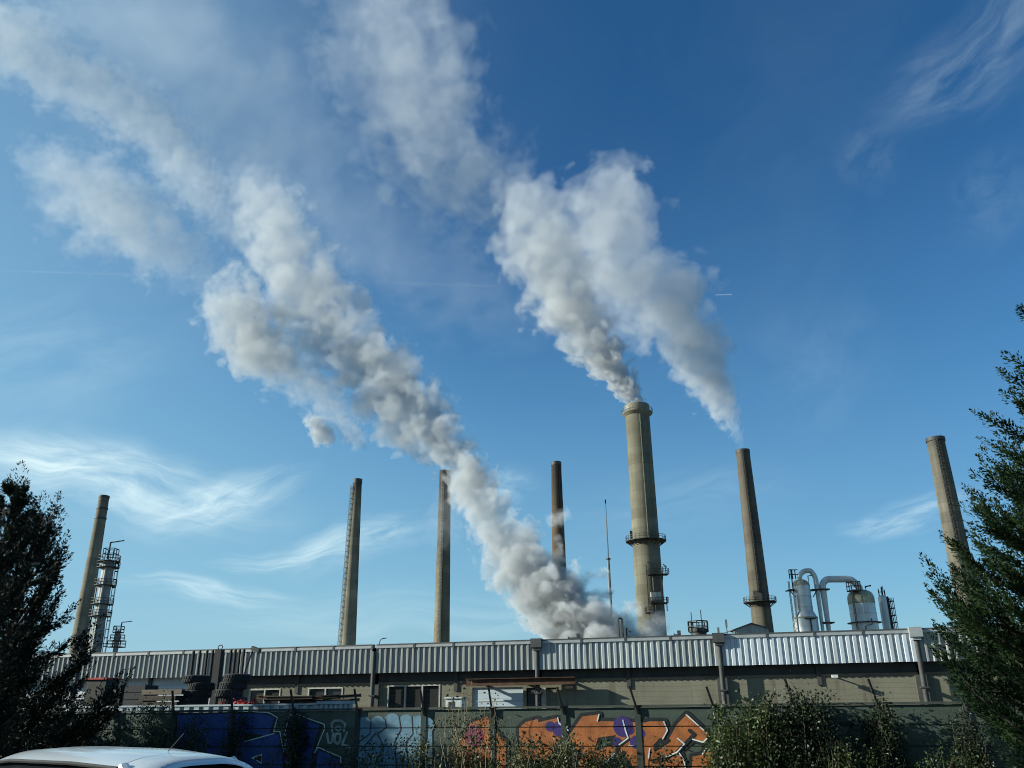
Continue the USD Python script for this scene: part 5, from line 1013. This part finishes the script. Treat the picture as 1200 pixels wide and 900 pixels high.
plume('steam_plume', 'bright white steam pouring from the largest chimney and leaning left', [(748, 474, 8, Y, 1.2), (738, 462, 14, Y, .9), (724, 438, 21, Y, .6), (702, 408, 31, Y, .36), (668, 372, 40, Y, .24), (648, 322, 50, Y, .15), (630, 272, 56, Y, .1), (612, 232, 42, Y, .06), (600, 208, 28, Y, .03)], .5, 1, nscale=1.5, amp=1.0, w=.25)
plume('steam_plume', 'grey steam drifting from the chimney right of the largest one, foreground half', [(869, 525, 4, 228, .10), (862, 506, 9, 228, .25), (850, 478, 20, 228, .55), (826, 430, 36, 228, .42), (806, 385, 46, 228, .3), (780, 345, 54, 228, .22), (750, 325, 50, 228, .14), (715, 300, 42, 228, .06)], .22, 5, nscale=1.3, amp=1.1, w=.25)
plume('steam_plume', 'tall grey steam cloud above the largest chimney', [(740, 410, 26, 245, .2), (722, 365, 46, 245, .7), (712, 310, 56, 245, .9), (708, 255, 58, 245, .9), (712, 215, 46, 245, .7), (720, 185, 26, 245, .3)], .036, 8, nscale=1.3, amp=1.1, w=.25)
plume('steam_plume', 'low steam bank rising from behind the hall roof, left of the mast', [(735, 775, 40, 110, 1), (690, 738, 46, 112, 1), (652, 705, 46, 114, 1), (612, 660, 40, 116, .65), (580, 620, 33, 119, .4), (560, 585, 30, 122, .4), (545, 550, 30, 125, .6)], .62, 3, nscale=1.4, amp=1.0, w=.25)
plume('steam_plume', 'big billowing steam trail rising to the upper left', [(562, 562, 18, 126, 1.1), (528, 530, 30, 128, 1.1), (490, 492, 44, 131, .95), (452, 450, 48, 134, .75), (410, 408, 46, 137, .6), (365, 355, 50, 140, .5), (335, 300, 48, 143, .4), (312, 248, 38, 146, .3), (285, 205, 26, 149, .1)], .21, 4, nscale=1.5, amp=1.25, w=.25)
plume('steam_plume', 'left fringe of the big steam trail, bright and broken', [(425, 522, 12, 128, .8), (398, 488, 18, 130, .5), (352, 440, 30, 133, .4), (302, 408, 42, 136, .8), (280, 372, 42, 139, .7), (266, 330, 28, 142, .3)], .19, 12, nscale=1.5, amp=1.35, w=.25)
plume('steam_puff', 'small detached white puff left of the big steam trail', [(388, 520, 9, 130, .6), (379, 508, 17, 130, 1), (368, 497, 14, 130, .9), (358, 488, 8, 130, .4)], .5, 7, nscale=1.1, amp=0.9, w=.25)
plume('steam_wisp', 'thin steam wisp veiling the sooty top of the tan chimney', [(545, 560, 22, 205, .3), (530, 585, 24, 205, .6), (520, 612, 28, 205, .9), (508, 640, 22, 205, .4)], .02, 9, nscale=1.6, amp=1.4, w=.6, bill=.4)
plume('steam_wisp', 'faint wisp crossing the brown black topped chimney', [(668, 600, 8, 240, .5), (655, 608, 11, 240, 1), (640, 612, 8, 240, .5)], .16, 10, nscale=1.4, amp=1.3, w=.6, bill=.4)
plume('steam_wisp', 'low steam at the foot of the largest chimney', [(760, 760, 18, 120, 1), (766, 742, 19, 121, .9), (774, 728, 15, 122, .5), (780, 718, 8, 123, .2)], .34, 11, nscale=1.5, amp=1.25, w=.5, bill=.4)
plume('steam_haze', 'broad thin steam veil spreading over the upper left of the sky', [(330, 260, 50, 260, .8), (285, 180, 85, 265, 1), (225, 95, 115, 270, 1), (150, 20, 130, 275, 1), (60, -60, 130, 280, .6)], .0032, 14, nscale=1.6, amp=1.8, w=.8, rough=.62, bill=.3)
plume('steam_haze', 'brighter ridge of old steam running to the upper left corner', [(290, 285, 24, 262, .6), (235, 220, 32, 264, 1), (178, 148, 36, 266, .9), (105, 100, 40, 268, .7), (30, 60, 46, 270, .8), (-50, 10, 50, 272, .5)], .024, 18, nscale=1.7, amp=2.0, w=.4, rough=.66, bill=.4)
plume('steam_haze', 'faint bright patch of old steam at left below the ridge', [(255, 330, 22, 240, .3), (200, 290, 42, 245, .8), (140, 250, 54, 248, 1), (80, 212, 46, 250, .8), (36, 180, 24, 252, .3)], .027, 15, nscale=1.6, amp=2.2, w=.5, rough=.66, bill=.4)
plume('steam_haze', 'greyish steam cloud at upper centre drifting above the big trail', [(620, 300, 40, 285, .3), (572, 235, 56, 285, .8), (525, 185, 66, 285, 1), (490, 125, 78, 285, .7), (460, 55, 84, 285, .5), (430, -20, 70, 285, .35)], .018, 16, nscale=1.6, amp=1.8, w=.4, rough=.64, bill=.75)
plume('steam_haze', 'very thin steam between the big trail and the upper centre cloud', [(640, 400, 50, 300, .3), (560, 340, 75, 300, .8), (460, 290, 90, 300, .8), (360, 200, 100, 300, .8), (290, 110, 110, 300, .6)], .004, 17, nscale=1.8, amp=1.8, w=.8, bill=.3)
